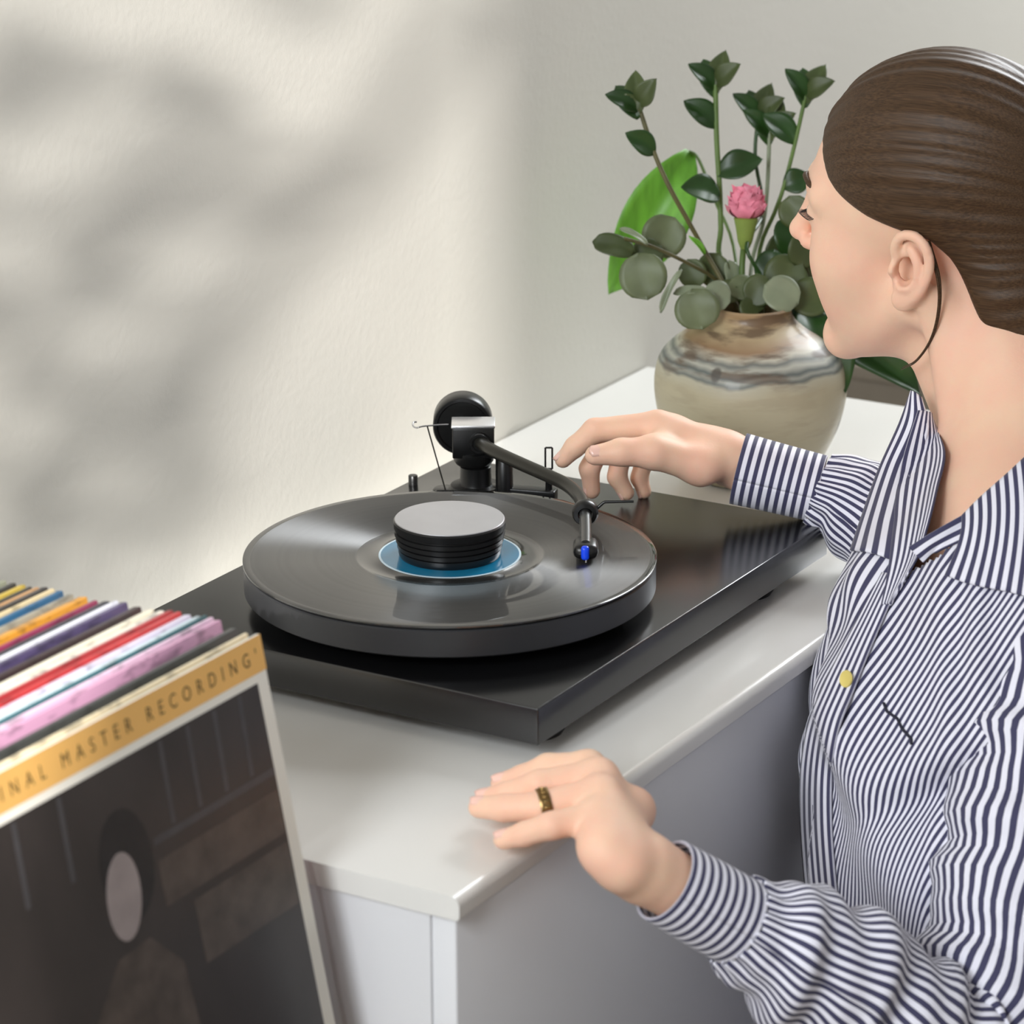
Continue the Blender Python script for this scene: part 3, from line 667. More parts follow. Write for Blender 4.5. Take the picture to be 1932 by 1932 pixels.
# ------------------------------------------------------------------ person: implicit-surface tools
def seg(p, a, b, ra, rb):
    ab = b-a; t = np.clip(((p-a)@ab)/(ab@ab), 0, 1)
    d = p-a-t[:, None]*ab
    return np.sqrt((d*d).sum(1))-(ra+(rb-ra)*t)
def elli(p, c, r, R=None):
    q = p-c
    if R is not None: q = q@R.T
    k0 = np.sqrt(((q/r)**2).sum(1)); k1 = np.sqrt(((q/(r*r))**2).sum(1))+1e-12
    return k0*(k0-1)/k1
def smin(a, b, k):
    h = np.clip(0.5+0.5*(b-a)/k, 0, 1); return b*(1-h)+a*h-k*h*(1-h)
def smax(a, b, k): return -smin(-a, -b, k)
def poly_sd(x, y, P):
    # signed distance to polygon (negative inside)
    P = np.asarray(P, float); d = np.full(len(x), 1e9); s = np.ones(len(x)); n = len(P); j = n-1
    for i in range(n):
        e = P[j]-P[i]; wx, wy = x-P[i, 0], y-P[i, 1]
        t = np.clip((wx*e[0]+wy*e[1])/(e@e), 0, 1); bx, by = wx-e[0]*t, wy-e[1]*t
        d = np.minimum(d, bx*bx+by*by)
        c1 = y >= P[i, 1]; c2 = y < P[j, 1]; c3 = e[0]*wy > e[1]*wx
        fl = (c1 & c2 & c3) | (~c1 & ~c2 & ~c3); s = np.where(fl, -s, s); j = i
    return s*np.sqrt(d)
def sdf_mesh(f, lo, hi, h, blk=8):
    """surface nets on a sparse set of blocks"""
    lo = np.asarray(lo, float); nb = np.ceil((np.asarray(hi)-lo)/(h*blk)).astype(int)
    I = np.stack(np.meshgrid(*[np.arange(n) for n in nb], indexing='ij'), -1).reshape(-1, 3)
    cv = f(lo+(I+0.5)*h*blk); I = I[np.abs(cv) < h*blk*1.15]
    loc = np.stack(np.meshgrid(*[np.arange(blk)]*3, indexing='ij'), -1).reshape(-1, 3)
    cells = (I[:, None, :]*blk+loc[None]).reshape(-1, 3)
    N = nb*blk+2
    def key(c): return (c[:, 0].astype(np.int64)*N[1]+c[:, 1])*N[2]+c[:, 2]
    offs = np.array([[i, j, k] for i in (0, 1) for j in (0, 1) for k in (0, 1)])
    ck = np.unique(np.concatenate([key(cells+o) for o in offs]))
    cz = ck % N[2]; cy = (ck//N[2]) % N[1]; cx = ck//(N[1]*N[2])
    val = np.concatenate([f(lo+q*h) for q in np.array_split(np.stack([cx, cy, cz], 1), max(1, len(ck)//400000))])
    def get(c): return val[np.searchsorted(ck, key(c))]
    cv = np.stack([get(cells+o) for o in offs], 1)
    neg = cv < 0; act = neg.any(1) & ~neg.all(1); cells = cells[act]; cv = cv[act]
    ed = [(a, b) for a in range(8) for b in range(a+1, 8) if np.abs(offs[a]-offs[b]).sum() == 1]
    acc = np.zeros((len(cells), 3)); cnt = np.zeros(len(cells))
    for a, b in ed:
        m = (cv[:, a] < 0) != (cv[:, b] < 0); t = np.where(m, cv[:, a]/np.where(m, cv[:, a]-cv[:, b], 1), 0)
        acc += np.where(m[:, None], offs[a]+t[:, None]*(offs[b]-offs[a]), 0); cnt += m
    V = lo+(cells+acc/cnt[:, None])*h
    vk = key(cells); od = np.argsort(vk); sk = vk[od]
    F = []
    for ax in range(3):
        e = np.zeros(3, int); e[ax] = 1; b1 = np.zeros(3, int); b1[(ax+1) % 3] = 1; b2 = np.zeros(3, int); b2[(ax+2) % 3] = 1
        i1 = int((offs == e).all(1).argmax())
        m = (cv[:, 0] < 0) != (cv[:, i1] < 0); c = cells[m]; fl = cv[m, 0] < 0
        q = []; ok = np.ones(len(c), bool)
        for o in (np.zeros(3, int), b1, b1+b2, b2):
            kk = key(c-o); ii = np.clip(np.searchsorted(sk, kk), 0, len(sk)-1); ok &= (sk[ii] == kk) & ((c-o) >= 0).all(1); q.append(od[ii])
        Q = np.stack(q, 1)
        Q[~fl] = Q[~fl][:, ::-1]
        F.append(Q[ok])
    return V, np.concatenate(F)

# ------------------------------------------------------------------ person: skeleton
H0 = np.array([0.476, -0.073, 0.238]); HS = 0.993
def rot_ypr(yaw, pitch, roll):
    cy, sy = math.cos(yaw), math.sin(yaw); F_ = np.array([cy, sy, 0]); L_ = np.array([-sy, cy, 0]); U_ = np.array([0, 0, 1.])
    cp_, sp_ = math.cos(pitch), math.sin(pitch); F_, U_ = cp_*F_+sp_*U_, -sp_*F_+cp_*U_
    cr, sr = math.cos(roll), math.sin(roll); L_, U_ = cr*L_+sr*U_, -sr*L_+cr*U_
    return np.array([F_, L_, U_])
HR = rot_ypr(1.621, -0.005, -0.138)
def h2w(q): return np.asarray(q, float)*HS@HR+H0
TF = np.array([-0.56, 0.83, 0.0]); TF /= np.linalg.norm(TF); TL = np.array([-TF[1], TF[0], 0.0])
TLT = TL*math.cos(R_(10))+np.array([0, 0, 1])*math.sin(R_(10))      # shoulder line, left side a little up
NB = np.array([0.430, -0.178, 0.095])          # base of the neck
SHL = np.array([0.285, -0.283, 0.035]); SHR = np.array([0.545, -0.115, 0.030])
ELR = dep(1850, 1062, 2.550); WRR = dep(1384, 870, 2.577)
WRL = dep(1186, 1622, 2.050); ELL = np.array([0.060, -0.290, -0.205])

HAIRLINE = [(0.25, 0.085), (0.100, 0.083), (0.084, 0.062), (0.066, 0.043), (0.030, 0.030), (0.004, 0.024), (-0.020, 0.018), (-0.032, 0.004), (-0.046, -0.022), (-0.062, -0.055), (-0.077, -0.095), (-0.077, -0.4), (0.25, -0.4)]
def head_sdf(q):
    # q in head coordinates: forward, left, up; origin between the ears
    s = q.copy(); s[:, 1] = np.abs(s[:, 1]); A = np.array
    d = elli(q, A([-0.012, 0, 0.048]), A([0.096, 0.0735, 0.085]))
    d = smin(d, elli(q, A([0.045, 0, 0.020]), A([0.054, 0.060, 0.070])), 0.02)          # upper face
    d = smin(d, elli(q, A([0.040, 0, -0.045]), A([0.046, 0.050, 0.060])), 0.02)         # lower face
    d = smin(d, seg(s, A([0.004, 0.050, -0.040]), A([0.072, 0.016, -0.092]), 0.017, 0.015), 0.022)     # jaw
    d = smin(d, elli(q, A([0.0755, 0, -0.092]), A([0.017, 0.021, 0.0165])), 0.014)      # chin
    d = smin(d, elli(s, A([0.056, 0.036, -0.020]), A([0.032, 0.027, 0.030])), 0.02)     # cheek
    d = smin(d, elli(s, A([0.058, 0.025, -0.046]), A([0.026, 0.026, 0.030])), 0.016)
    d = smin(d, seg(s, A([0.093, 0.006, 0.036]), A([0.076, 0.045, 0.034]), 0.008, 0.007), 0.014)   # brow
    d = smax(d, -elli(s, A([0.107, 0.032, 0.018]), A([0.016, 0.014, 0.0105])), 0.009)   # eye socket
    d = smin(d, elli(s, A([0.0785, 0.031, 0.0165]), A([0.0150, 0.0150, 0.0135])), 0.003)  # lids over the eyeball
    d = smin(d, seg(q, A([0.092, 0, 0.028]), A([0.1135, 0, -0.009]), 0.0070, 0.0070), 0.014)  # nose
    d = smin(d, elli(q, A([0.1135, 0, -0.0130]), A([0.0080, 0.0080, 0.0070])), 0.007)
    d = smin(d, elli(s, A([0.0990, 0.0095, -0.0185]), A([0.011, 0.0060, 0.0060])), 0.007)
    d = smax(d, -elli(s, A([0.109, 0.0060, -0.0285]), A([0.006, 0.0032, 0.0035])), 0.003)  # nostril
    d = smin(d, elli(q, A([0.0905, 0, -0.0505]), A([0.0090, 0.019, 0.0055])), 0.006)     # lips
    d = smin(d, elli(q, A([0.0880, 0, -0.0615]), A([0.0090, 0.016, 0.0060])), 0.005)
    # ear, slightly tilted back
    e = s-A([0.0, 0.0735, 0.0]); t = R_(12); e2 = np.stack([e[:, 0]*math.cos(t)+e[:, 2]*math.sin(t), e[:, 1], -e[:, 0]*math.sin(t)+e[:, 2]*math.cos(t)], 1)
    plate = elli(e2, A([-0.0085, 0.004, -0.001]), A([0.0155, 0.0042, 0.0260]))
    hel = [(0.004, 0.004, 0.004), (0.0060, 0.007, 0.015), (0.002, 0.0095, 0.0255), (-0.008, 0.0115, 0.0295), (-0.0185, 0.0125, 0.0240), (-0.0240, 0.0125, 0.012), (-0.0235, 0.012, -0.002), (-0.0190, 0.0105, -0.0145), (-0.0125, 0.008, -0.0235)]
    ant = [(-0.006, 0.0085, 0.018), (-0.0140, 0.0105, 0.010), (-0.0155, 0.0105, -0.002), (-0.0115, 0.0095, -0.0125), (-0.0035, 0.0085, -0.0145)]
    er = plate
    for P, r, k in ((hel, 0.0034, 0.0025), (ant, 0.0030, 0.003)):
        P = crom(P, 22)
        for a, b_ in zip(P, P[1:]): er = smin(er, seg(e2, A(a), A(b_), r, r), k)
    er = smin(er, elli(e2, A([-0.0065, 0.0065, -0.0255]), A([0.0085, 0.0048, 0.0095])), 0.004)    # lobe
    er = smin(er, elli(e2, A([0.0045, 0.0065, -0.004]), A([0.0040, 0.0050, 0.0065])), 0.003)      # tragus
    er = smax(er, -elli(e2, A([-0.0055, 0.0085, -0.002]), A([0.0080, 0.0125, 0.0115])), 0.002); d = smax(d, -elli(e2, A([-0.0030, -0.004, -0.001]), A([0.0072, 0.024, 0.0100])), 0.003)     # concha
    return smin(d, er, 0.004)

def chain(p, P, R, k=0.004):
    d = None
    for i in range(len(P)-1):
        e = seg(p, P[i], P[i+1], R[i], R[i+1]); d = e if d is None else smin(d, e, k)
    return d
# right hand (reaching the cue lever): joints found from the view at their own distances
def J(*a): return [dep(*q) for q in a]
RH = dict(
    thumb=(J((1322, 878, 2.553), (1232, 853, 2.538), (1172, 853, 2.533), (1122, 859, 2.532)), [0.0145, 0.0125, 0.0105, 0.0078]),
    index=(J((1240, 803, 2.570), (1122, 812, 2.570), (1085, 843, 2.573), (1062, 868, 2.577)), [0.0115, 0.0095, 0.0082, 0.0066]),
    middle=(J((1232, 806, 2.590), (1140, 832, 2.594), (1112, 884, 2.598), (1117, 926, 2.602)), [0.0115, 0.0092, 0.0080, 0.0066]),
    ring=(J((1240, 822, 2.608), (1172, 858, 2.612), (1164, 900, 2.613), (1182, 930, 2.614)), [0.0112, 0.0088, 0.0076, 0.0064]),
    little=(J((1256, 842, 2.622), (1215, 870, 2.628), (1206, 902, 2.629), (1216, 928, 2.629)), [0.0102, 0.0078, 0.0068, 0.0058]))
LH = dict(
    little=(J((1124, 1541, 2.062), (1040, 1558, 2.053), (990, 1574, 2.062), (950, 1584, 2.070)), [0.0105, 0.0088, 0.0078, 0.0066]),
    ring=(J((1132, 1498, 2.082), (1020, 1523, 2.078), (950, 1524, 2.086), (904, 1523, 2.096)), [0.0118, 0.0102, 0.0088, 0.0072]),
    middle=(J((1128, 1466, 2.105), (1018, 1482, 2.104), (958, 1500, 2.112), (915, 1508, 2.120)), [0.0120, 0.0102, 0.0088, 0.0072]),
    index=(J((1110, 1449, 2.130), (1034, 1449, 2.138), (985, 1468, 2.142), (945, 1478, 2.147)), [0.0112, 0.0095, 0.0084, 0.0070]),
    thumb=(J((1190, 1530, 2.110), (1120, 1500, 2.165), (1070, 1490, 2.185), (1040, 1486, 2.200)), [0.0140, 0.0120, 0.0105, 0.0085]))
def hand_sdf(p, Hd, wr, el, wr_r):
    mcp = [Hd[n][0][0] for n in ('index', 'middle', 'ring', 'little')]
    ax = (el-wr)/np.linalg.norm(el-wr)
    d = seg(p, wr+ax*0.012, wr+ax*0.11, wr_r, 0.0222)
    mid = (mcp[0]+mcp[3])/2
    nrm = np.cross(mcp[0]-mcp[3], mid-wr); nrm /= np.linalg.norm(nrm)
    lat = (mcp[0]-mcp[3]); lat /= np.linalg.norm(lat)
    for s_ in (-0.6, 0.6):
        d = smin(d, seg(p, wr+lat*0.010*s_+ax*0.010, wr+lat*0.013*s_-ax*0.02, wr_r*0.80, wr_r*0.76), 0.012)
    for i, m_ in enumerate(mcp):
        base = wr+lat*(0.014-0.0093*i)-ax*0.006
        d = smin(d, seg(p, base, m_, 0.0155, (0.0118, 0.012, 0.0115, 0.0105)[i]), 0.010)
    th = Hd['thumb']
    d = smin(d, seg(p, wr-ax*0.008+lat*0.009, th[0][0], 0.0135, th[1][0]), 0.012)
    d = smin(d, chain(p, th[0], th[1]), 0.010)
    d = smin(d, seg(p, th[0][1], (mcp[0]+wr*0.4+mcp[1]*0.6)/2, 0.008, 0.012), 0.012)   # web
    for n in ('index', 'middle', 'ring', 'little'):
        d = smin(d, chain(p, Hd[n][0], Hd[n][1], 0.003), 0.0045)
    return d
NOTCH = np.array([0.418, -0.128, 0.062])
TT = np.array([TLT, TF, np.cross(TLT, TF)])
def trunk_sdf(p):
    A = np.array
    d = seg(p, h2w((-0.030, 0, -0.030)), NB, 0.050, 0.055)
    d = smin(d, seg(p, h2w((-0.002, 0, -0.075)), NOTCH+A([0.012, -0.022, 0.004]), 0.034, 0.030), 0.02)
    d = smin(d, seg(p, h2w((-0.022, 0.058, -0.030)), NOTCH+A([-0.010, -0.004, 0.004]), 0.013, 0.009), 0.016)   # neck muscle
    for S_ in (SHL, SHR):
        d = smin(d, seg(p, NB+A([0, 0, -0.005]), S_+A([0, 0, -0.01]), 0.048, 0.040), 0.03)
        d = smin(d, seg(p, NOTCH+A([0, 0, -0.006]), S_, 0.013, 0.02), 0.02)
    d = smin(d, elli(p, A([0.372, -0.186, -0.005]), A([0.135, 0.088, 0.115]), TT), 0.04)
    d = smin(d, elli(p, A([0.300, -0.200, -0.190]), A([0.130, 0.095, 0.200])), 0.05)
    return d
GROUPS = [
    (lambda p: head_sdf((p-H0)@HR.T/HS)*HS, H0-0.17, H0+0.17),
    (trunk_sdf, np.array([0.10, -0.40, -0.42]), np.array([0.64, 0.03, 0.26])),
    (lambda p: smin(hand_sdf(p, RH, WRR, ELR, 0.0198), smin(seg(p, WRR+(ELR-WRR)*0.5, ELR, 0.0222, 0.026), seg(p, ELR, SHR, 0.026, 0.034), 0.02), 0.02), np.array([0.30, -0.17, -0.11]), np.array([0.70, 0.25, 0.12])),
    (lambda p: smin(hand_sdf(p, LH, WRL, ELL, 0.0215), smin(seg(p, WRL+(ELL-WRL)*0.5, ELL, 0.029, 0.031), seg(p, ELL, SHL, 0.031, 0.038), 0.02), 0.02), np.array([-0.21, -0.36, -0.26]), np.array([0.34, 0.06, 0.10]))]
def body_sdf(p):
    d = np.full(len(p), 0.5)
    for f, lo, hi in GROUPS:
        m = ((p > lo-0.03) & (p < hi+0.03)).all(1)
        if m.any():
            v = f(p[m]); d[m] = np.where(d[m] > 0.4, v, smin(d[m], v, 0.022))
    return d
def skin_mat():
    m, t, b = node_mat('skin'); N = t.nodes; L = t.links
    b.inputs['Roughness'].default_value = 0.55; b.inputs['Specular IOR Level'].default_value = 0.3
    b.inputs['Subsurface Weight'].default_value = 0.35; b.inputs['Subsurface Radius'].default_value = (1.0, 0.4, 0.25); b.inputs['Subsurface Scale'].default_value = 0.004
    tc = N.new('ShaderNodeTexCoord'); nz = N.new('ShaderNodeTexNoise'); nz.inputs['Scale'].default_value = 26; nz.inputs['Detail'].default_value = 3; L.new(tc.outputs['Object'], nz.inputs[0])
    rp = N.new('ShaderNodeValToRGB'); L.new(nz.outputs['Fac'], rp.inputs[0]); rp.color_ramp.elements[0].position = 0.3; rp.color_ramp.elements[1].position = 0.72
    rp.color_ramp.elements[0].color = rgb(238, 200, 172); rp.color_ramp.elements[1].color = rgb(238, 188, 164)
    L.new(rp.outputs[0], b.inputs['Base Color'])
    n2 = N.new('ShaderNodeTexNoise'); n2.inputs['Scale'].default_value = 420; L.new(tc.outputs['Object'], n2.inputs[0])
    bp = N.new('ShaderNodeBump'); bp.inputs['Strength'].default_value = 0.12; bp.inputs['Distance'].default_value = 0.001; L.new(n2.outputs['Fac'], bp.inputs['Height']); L.new(bp.outputs[0], b.inputs['Normal'])
    return m
M_skin = skin_mat()
person = root('person', (0.28, -0.24, FLOOR), 'woman in a blue and white striped shirt reaching for the tonearm lever', 'person')
V, F = sdf_mesh(body_sdf, (-0.22, -0.40, -0.42), (0.72, 0.26, 0.42), 0.0021)
body = mesh('body', V, F, M_skin, person)
sm = body.modifiers.new('smooth', 'SMOOTH'); sm.factor = 0.5; sm.iterations = 2

# ------------------------------------------------------------------ person: shirt
from mathutils.bvhtree import BVHTree
def shirt_mat():
    m, t, b = node_mat('striped_cotton'); N = t.nodes; L = t.links
    b.inputs['Roughness'].default_value = 0.8; b.inputs['Sheen Weight'].default_value = 0.15
    at_ = N.new('ShaderNodeAttribute'); at_.attribute_name = 'stripe'
    mu = N.new('ShaderNodeMath'); mu.operation = 'MULTIPLY'; mu.inputs[1].default_value = 2*math.pi/0.0068; L.new(at_.outputs['Fac'], mu.inputs[0])
    sn = N.new('ShaderNodeMath'); sn.operation = 'SINE'; L.new(mu.outputs[0], sn.inputs[0])
    mr = N.new('ShaderNodeMapRange'); mr.interpolation_type = 'SMOOTHSTEP'; mr.inputs['From Min'].default_value = -0.22; mr.inputs['From Max'].default_value = 0.26; L.new(sn.outputs[0], mr.inputs[0])
    mx = N.new('ShaderNodeMix'); mx.data_type = 'RGBA'; L.new(mr.outputs[0], mx.inputs['Factor']); mx.inputs['A'].default_value = rgb(232, 231, 242); mx.inputs['B'].default_value = rgb(58, 57, 88)
    L.new(mx.outputs['Result'], b.inputs['Base Color'])
    tc = N.new('ShaderNodeTexCoord'); nz = N.new('ShaderNodeTexNoise'); nz.inputs['Scale'].default_value = 900; L.new(tc.outputs['Object'], nz.inputs[0])
    bp = N.new('ShaderNodeBump'); bp.inputs['Strength'].default_value = 0.2; bp.inputs['Distance'].default_value = 0.0006; L.new(nz.outputs['Fac'], bp.inputs['Height']); L.new(bp.outputs[0], b.inputs['Normal'])
    return m
M_shirt = shirt_mat()
def cloth(name, V, F, S, parent, thick=0.0012, m=None):
    o = mesh(name, V, F, m or M_shirt, parent)
    a = o.data.attributes.new('stripe', 'FLOAT', 'POINT'); a.data.foreach_set('value', np.asarray(S, float))
    if thick:
        md = o.modifiers.new('thickness', 'SOLIDIFY'); md.thickness = thick; md.offset = -1
    return o
SEC = [(-0.42, .275, -.222, .190, .120, .130), (-0.30, .272, -.214, .182, .116, .120), (-0.20, .276, -.208, .172, .122, .115), (-0.12, .296, -.204, .170, .132, .115),
       (-0.05, .327, -.198, .172, .134, .115), (0.00, .354, -.192, .176, .122, .112), (0.035, .376, -.188, .176, .108, .105), (0.065, .396, -.184, .160, .090, .098),
       (0.088, .410, -.181, .126, .074, .088), (0.108, .421, -.179, .092, .064, .078), (0.124, .430, -.178, .074, .058, .070)]
sec = crom([list(q) for q in SEC], 150)
NT = 260
def folds(th, z):
    # soft cloth folds: ridges that fan out from the front opening and the armpit
    n = 0.0
    n += 0.0050*math.sin(34*(0.16*th*0.9+z*0.75)+1.6*math.sin(9*z+2*th))*(0.55+0.45*math.sin(3.1*th+11*z+0.6))
    n += 0.0036*math.sin(62*(0.16*th*0.55-z*0.9)+2.0*math.sin(5*th-7*z)+1.3)*(0.5+0.5*math.sin(4.3*th-9*z))
    n += 0.0060*math.sin(20*(0.16*th+z*0.35)+0.8)
    n += 0.0022*math.sin(105*(0.16*th*0.7+z*0.8)+3.0*math.sin(6*th+5*z))*(0.5+0.5*math.sin(7*th+13*z))
    n *= 1.4
    # deep fold from the armpit towards the front
    e = (z+0.075)-0.055*(th-1.45); n -= 0.012*math.exp(-(e/0.012)**2)*min(1, max(0, (th-0.5)/0.5))
    e = (z+0.045)-0.055*(th-1.45); n += 0.009*math.exp(-(e/0.016)**2)*min(1, max(0, (th-0.5)/0.5))
    return n
V = []; S = []
for r in sec:
    z, cx, cy, a, bf, bb = r; c = np.array([cx, cy, z]); damp = min(1.0, max(0.0, (0.12-z)/0.07))
    for k in range(NT):
        th = -math.pi+2*math.pi*k/NT
        ct_, st_ = math.cos(th), math.sin(th)
        b_ = bf if ct_ > 0 else bb
        q = c+TF*b_*math.copysign(abs(ct_)**0.92, ct_)+TLT*a*math.copysign(abs(st_)**0.92, st_)
        od_ = TF*ct_+TLT*st_; V.append(q+od_*folds(th, z)*damp); S.append(th*0.152-0.62*z*min(1.0, max(0.0, (th-0.25)/0.8))*min(1.0, max(0.0, (2.2-th)/0.6))+0.0011*math.sin(26*z+5*th)+0.0008*math.sin(61*z-9*th))
V = np.array(V)
# neckline of the open front, laid out on the near half of the shirt
NECK = [(1712, 735), (1735, 795), (1752, 850), (1740, 920), (1724, 1000), (1716, 1045), (1706, 1086), (1760, 1056), (1822, 1010), (1880, 960), (1940, 908), (2020, 836), (2090, 750), (1900, 600), (1728, 690)]
vr = V-CAM; vz = vr@FWD; vu = 966+FPX*(vr@RGT)/vz; vv = 966-FPX*(vr@UPV)/vz
F = []
nr = len(sec)
quads = np.array([[i*NT+k, i*NT+k+1, (i+1)*NT+k+1, (i+1)*NT+k] for i in range(nr-1) for k in range(NT-1)])
qn = np.cross(V[quads[:, 1]]-V[quads[:, 0]], V[quads[:, 3]]-V[quads[:, 0]]); qc = V[quads].mean(1)
facing = ((qc-CAM)*qn).sum(1) < 0
inside = poly_sd(vu[quads].mean(1), vv[quads].mean(1), NECK) < 0
F = [list(q) for q in quads[~(facing & inside)]]
for i in range(nr-1):
    F.append([i*NT+NT-1, i*NT, (i+1)*NT, (i+1)*NT+NT-1])
shirt = cloth('shirt', V, F, S, person, 0.0012)
bvh_shirt = BVHTree.FromPolygons([tuple(v) for v in V], [tuple(f) for f in quads])      # uncut surface, to lay the collar on
def ray_depth(u, v, default, tree=bvh_shirt):
    d = Vector((u-966)/FPX*RGT-(v-966)/FPX*UPV+FWD); l = d.length
    h = tree.ray_cast(Vector(CAM), d/l)
    return h[3]/l if h[0] is not None else default
def sleeve(name, path, rad, n=72, m=120, wr=0.003, pleat=0.0, axial=False, parent=None, seed=0.0, thick=0.0012, srad=0.045, zs=1.0):
    P = crom(path, m); R = crom([[r, 0, 0] for r in rad], m)[:, 0]
    V, S, F = [], [], []; x = None; al = 0.0
    for i in range(m):
        d = P[min(i+1, m-1)]-P[max(i-1, 0)]; d /= np.linalg.norm(d)
        if x is None:
            x = np.cross(d, [0, 0, 1.0]); x /= np.linalg.norm(x)
        x = x-d*(x@d); x /= np.linalg.norm(x); y = np.cross(d, x)
        if i: al += np.linalg.norm(P[i]-P[i-1])
        for k in range(n+1):
            a = 2*math.pi*k/n; t = al
            w_ = wr*(math.sin(2*math.pi*t/0.055+2.2*math.sin(a+seed)+seed)+0.6*math.sin(2*math.pi*t/0.031+2.8*math.sin(a*1.0+1+seed)))
            pl_ = pleat*math.exp(-t/0.03)*math.sin(13*a+seed)
            V.append(P[i]+(x*math.cos(a)+y*math.sin(a)*zs)*(R[i]+w_*min(1, t/0.02)+pl_)); S.append(t if axial else a*srad+0.0016*math.sin(t*70+3*a+seed))
    for i in range(m-1):
        for k in range(n): F.append([i*(n+1)+k, i*(n+1)+k+1, (i+1)*(n+1)+k+1, (i+1)*(n+1)+k])
    return cloth(name, V, F, S, parent, thick)
# right sleeve and cuff
ca = dep(1393, 884, 2.576); cb2 = dep(1546, 922, 2.5685)
cuffR = sleeve('cuff', [ca, ca*0.5+cb2*0.5, cb2], [0.0285, 0.0274, 0.0266], wr=0.0, axial=True, parent=shirt, m=40, thick=0.002)
sleeve('sleeve', [cb2-(cb2-ca)*0.02, dep(1582, 938, 2.566), dep(1640, 970, 2.560), dep(1730, 1020, 2.553), ELR, ELR*0.4+SHR*0.6+[-0.005, 0, 0], SHR+[-0.02, -0.01, 0.0]],
       [0.0272, 0.0335, 0.040, 0.046, 0.048, 0.052, 0.060], wr=0.0024, pleat=0.0022, parent=shirt, seed=0.7)
# left sleeve and cuff
axl = (ELL-WRL)/np.linalg.norm(ELL-WRL)
la = WRL+axl*0.030; lb_ = WRL+axl*0.092
sleeve('cuff', [la, (la+lb_)/2, lb_], [0.0275, 0.0285, 0.029], wr=0.0, axial=True, parent=shirt, m=40, thick=0.002)
sleeve('sleeve', [lb_-axl*0.002, WRL+axl*0.125, WRL+axl*0.18, ELL+[0.004, -0.004, -0.004], (ELL*0.5+SHL*0.5)+[0.012, 0.0, 0.0], SHL+[0.012, 0.012, -0.012], SHL+[0.05, 0.04, 0.0]],
       [0.0295, 0.042, 0.050, 0.056, 0.062, 0.070, 0.062], wr=0.0034, pleat=0.0024, parent=shirt, seed=2.1, m=160)
# collar pieces and front band, laid over the shirt
def patch(name, A_, B_, parent, along=True, nu=40, nv_=14, thick=0.0016, srate=1.0, bulge=0.0, conform=None):
    a = crom(A_, nu); b_ = crom(B_, nu); V, S, F = [], [], []
    nrm = np.cross(a[-1]-a[0], b_[nu//2]-a[nu//2]); nrm /= np.linalg.norm(nrm)
    if nrm@FWD > 0: nrm = -nrm
    la_ = np.concatenate([[0], np.cumsum(np.linalg.norm(np.diff((a+b_)/2, axis=0), axis=1))])
    for i in range(nu):
        for j in range(nv_):
            t = j/(nv_-1); V.append(a[i]*(1-t)+b_[i]*t+nrm*bulge*math.sin(math.pi*t)); S.append(la_[i]*srate if along else np.linalg.norm(b_[nu//3]-a[nu//3])*t*srate)
    for i in range(nu-1):
        for j in range(nv_-1): F.append([i*nv_+j, i*nv_+j+1, (i+1)*nv_+j+1, (i+1)*nv_+j])
    if conform is not None:      # keep the piece outside the shirt below it
        for i, p in enumerate(V):
            r_ = p-CAM; dz = r_@FWD; u_ = 966+FPX*(r_@RGT)/dz; v_ = 966-FPX*(r_@UPV)/dz
            hd_ = ray_depth(u_, v_, 9.0)
            if dz > hd_-conform: V[i] = dep(u_, v_, hd_-conform)
    return cloth(name, V, F, S, parent, thick)
def on(u, v, off, default=2.42): return dep(u, v, ray_depth(u, v, default)-off)
# near collar: fall, stand; far collar and turned-back facing; overlapping front band
top_ = [on(1814, 972, 0.012), on(1850, 936, 0.016), on(1900, 892, 0.018), on(1950, 846, 0.018), on(2010, 796, 0.018, 2.40), NB+TLT*0.055-TF*0.062+[0, 0, 0.032], NB-TF*0.082+[0, 0, 0.036], NB-TLT*0.055-TF*0.064+[0, 0, 0.030]]
bot_ = [on(1782, 1084, 0.005), on(1826, 1100, 0.006), on(1885, 1112, 0.007), on(1950, 1126, 0.007), on(2030, 1135, 0.006), NB+TLT*0.085-TF*0.105+[0, 0, -0.020], NB-TF*0.128+[0, 0, -0.022], NB-TLT*0.085-TF*0.105+[0, 0, -0.022]]
d0 = float(FWD@(top_[0]-CAM))
patch('collar', top_, bot_, shirt, True, srate=1.0, bulge=0.006, nv_=24, nu=60, conform=0.005)
dv = ray_depth(1745, 1060, 2.42)
patch('collar_stand', [dep(1714, 1032, dv-0.004), dep(1760, 1003, d0-0.002), dep(1836, 960, d0+0.001)], [dep(1742, 1062, dv-0.004), dep(1768, 1040, d0+0.002), dep(1832, 1010, d0+0.004)], shirt, False, srate=1.0, bulge=0.002, conform=0.003)
fo = [(1721, 738, 2.455), (1698, 800, 2.452), (1660, 885, 2.448), (1628, 975, 2.444), (1606, 1040, 2.440)]
fi = [(1738, 752, 2.452), (1752, 812, 2.442), (1722, 890, 2.432), (1700, 985, 2.426), (1690, 1060, 2.420)]
fo = [(u, v, min(d, ray_depth(u+14, v, d)+0.004)) for u, v, d in fo]
patch('collar', J(*fo), J(*[(u, v, min(d, ray_depth(u, v, d)-0.003)) for u, v, d in fi]), shirt, False, srate=1.0, bulge=0.004, conform=0.003)
go = [(1731, 775, 2.446), (1704, 862, 2.434), (1692, 935, 2.426), (1686, 1005, 2.420), (1678, 1070, 2.416), (1664, 1142, 2.412)]
gi = [(1752, 786, 2.452), (1784, 850, 2.452), (1770, 925, 2.446), (1750, 1003, 2.438), (1728, 1062, 2.428), (1672, 1142, 2.412)]
go = [(u, v, min(d, ray_depth(u, v, d)-0.005)) for u, v, d in go]
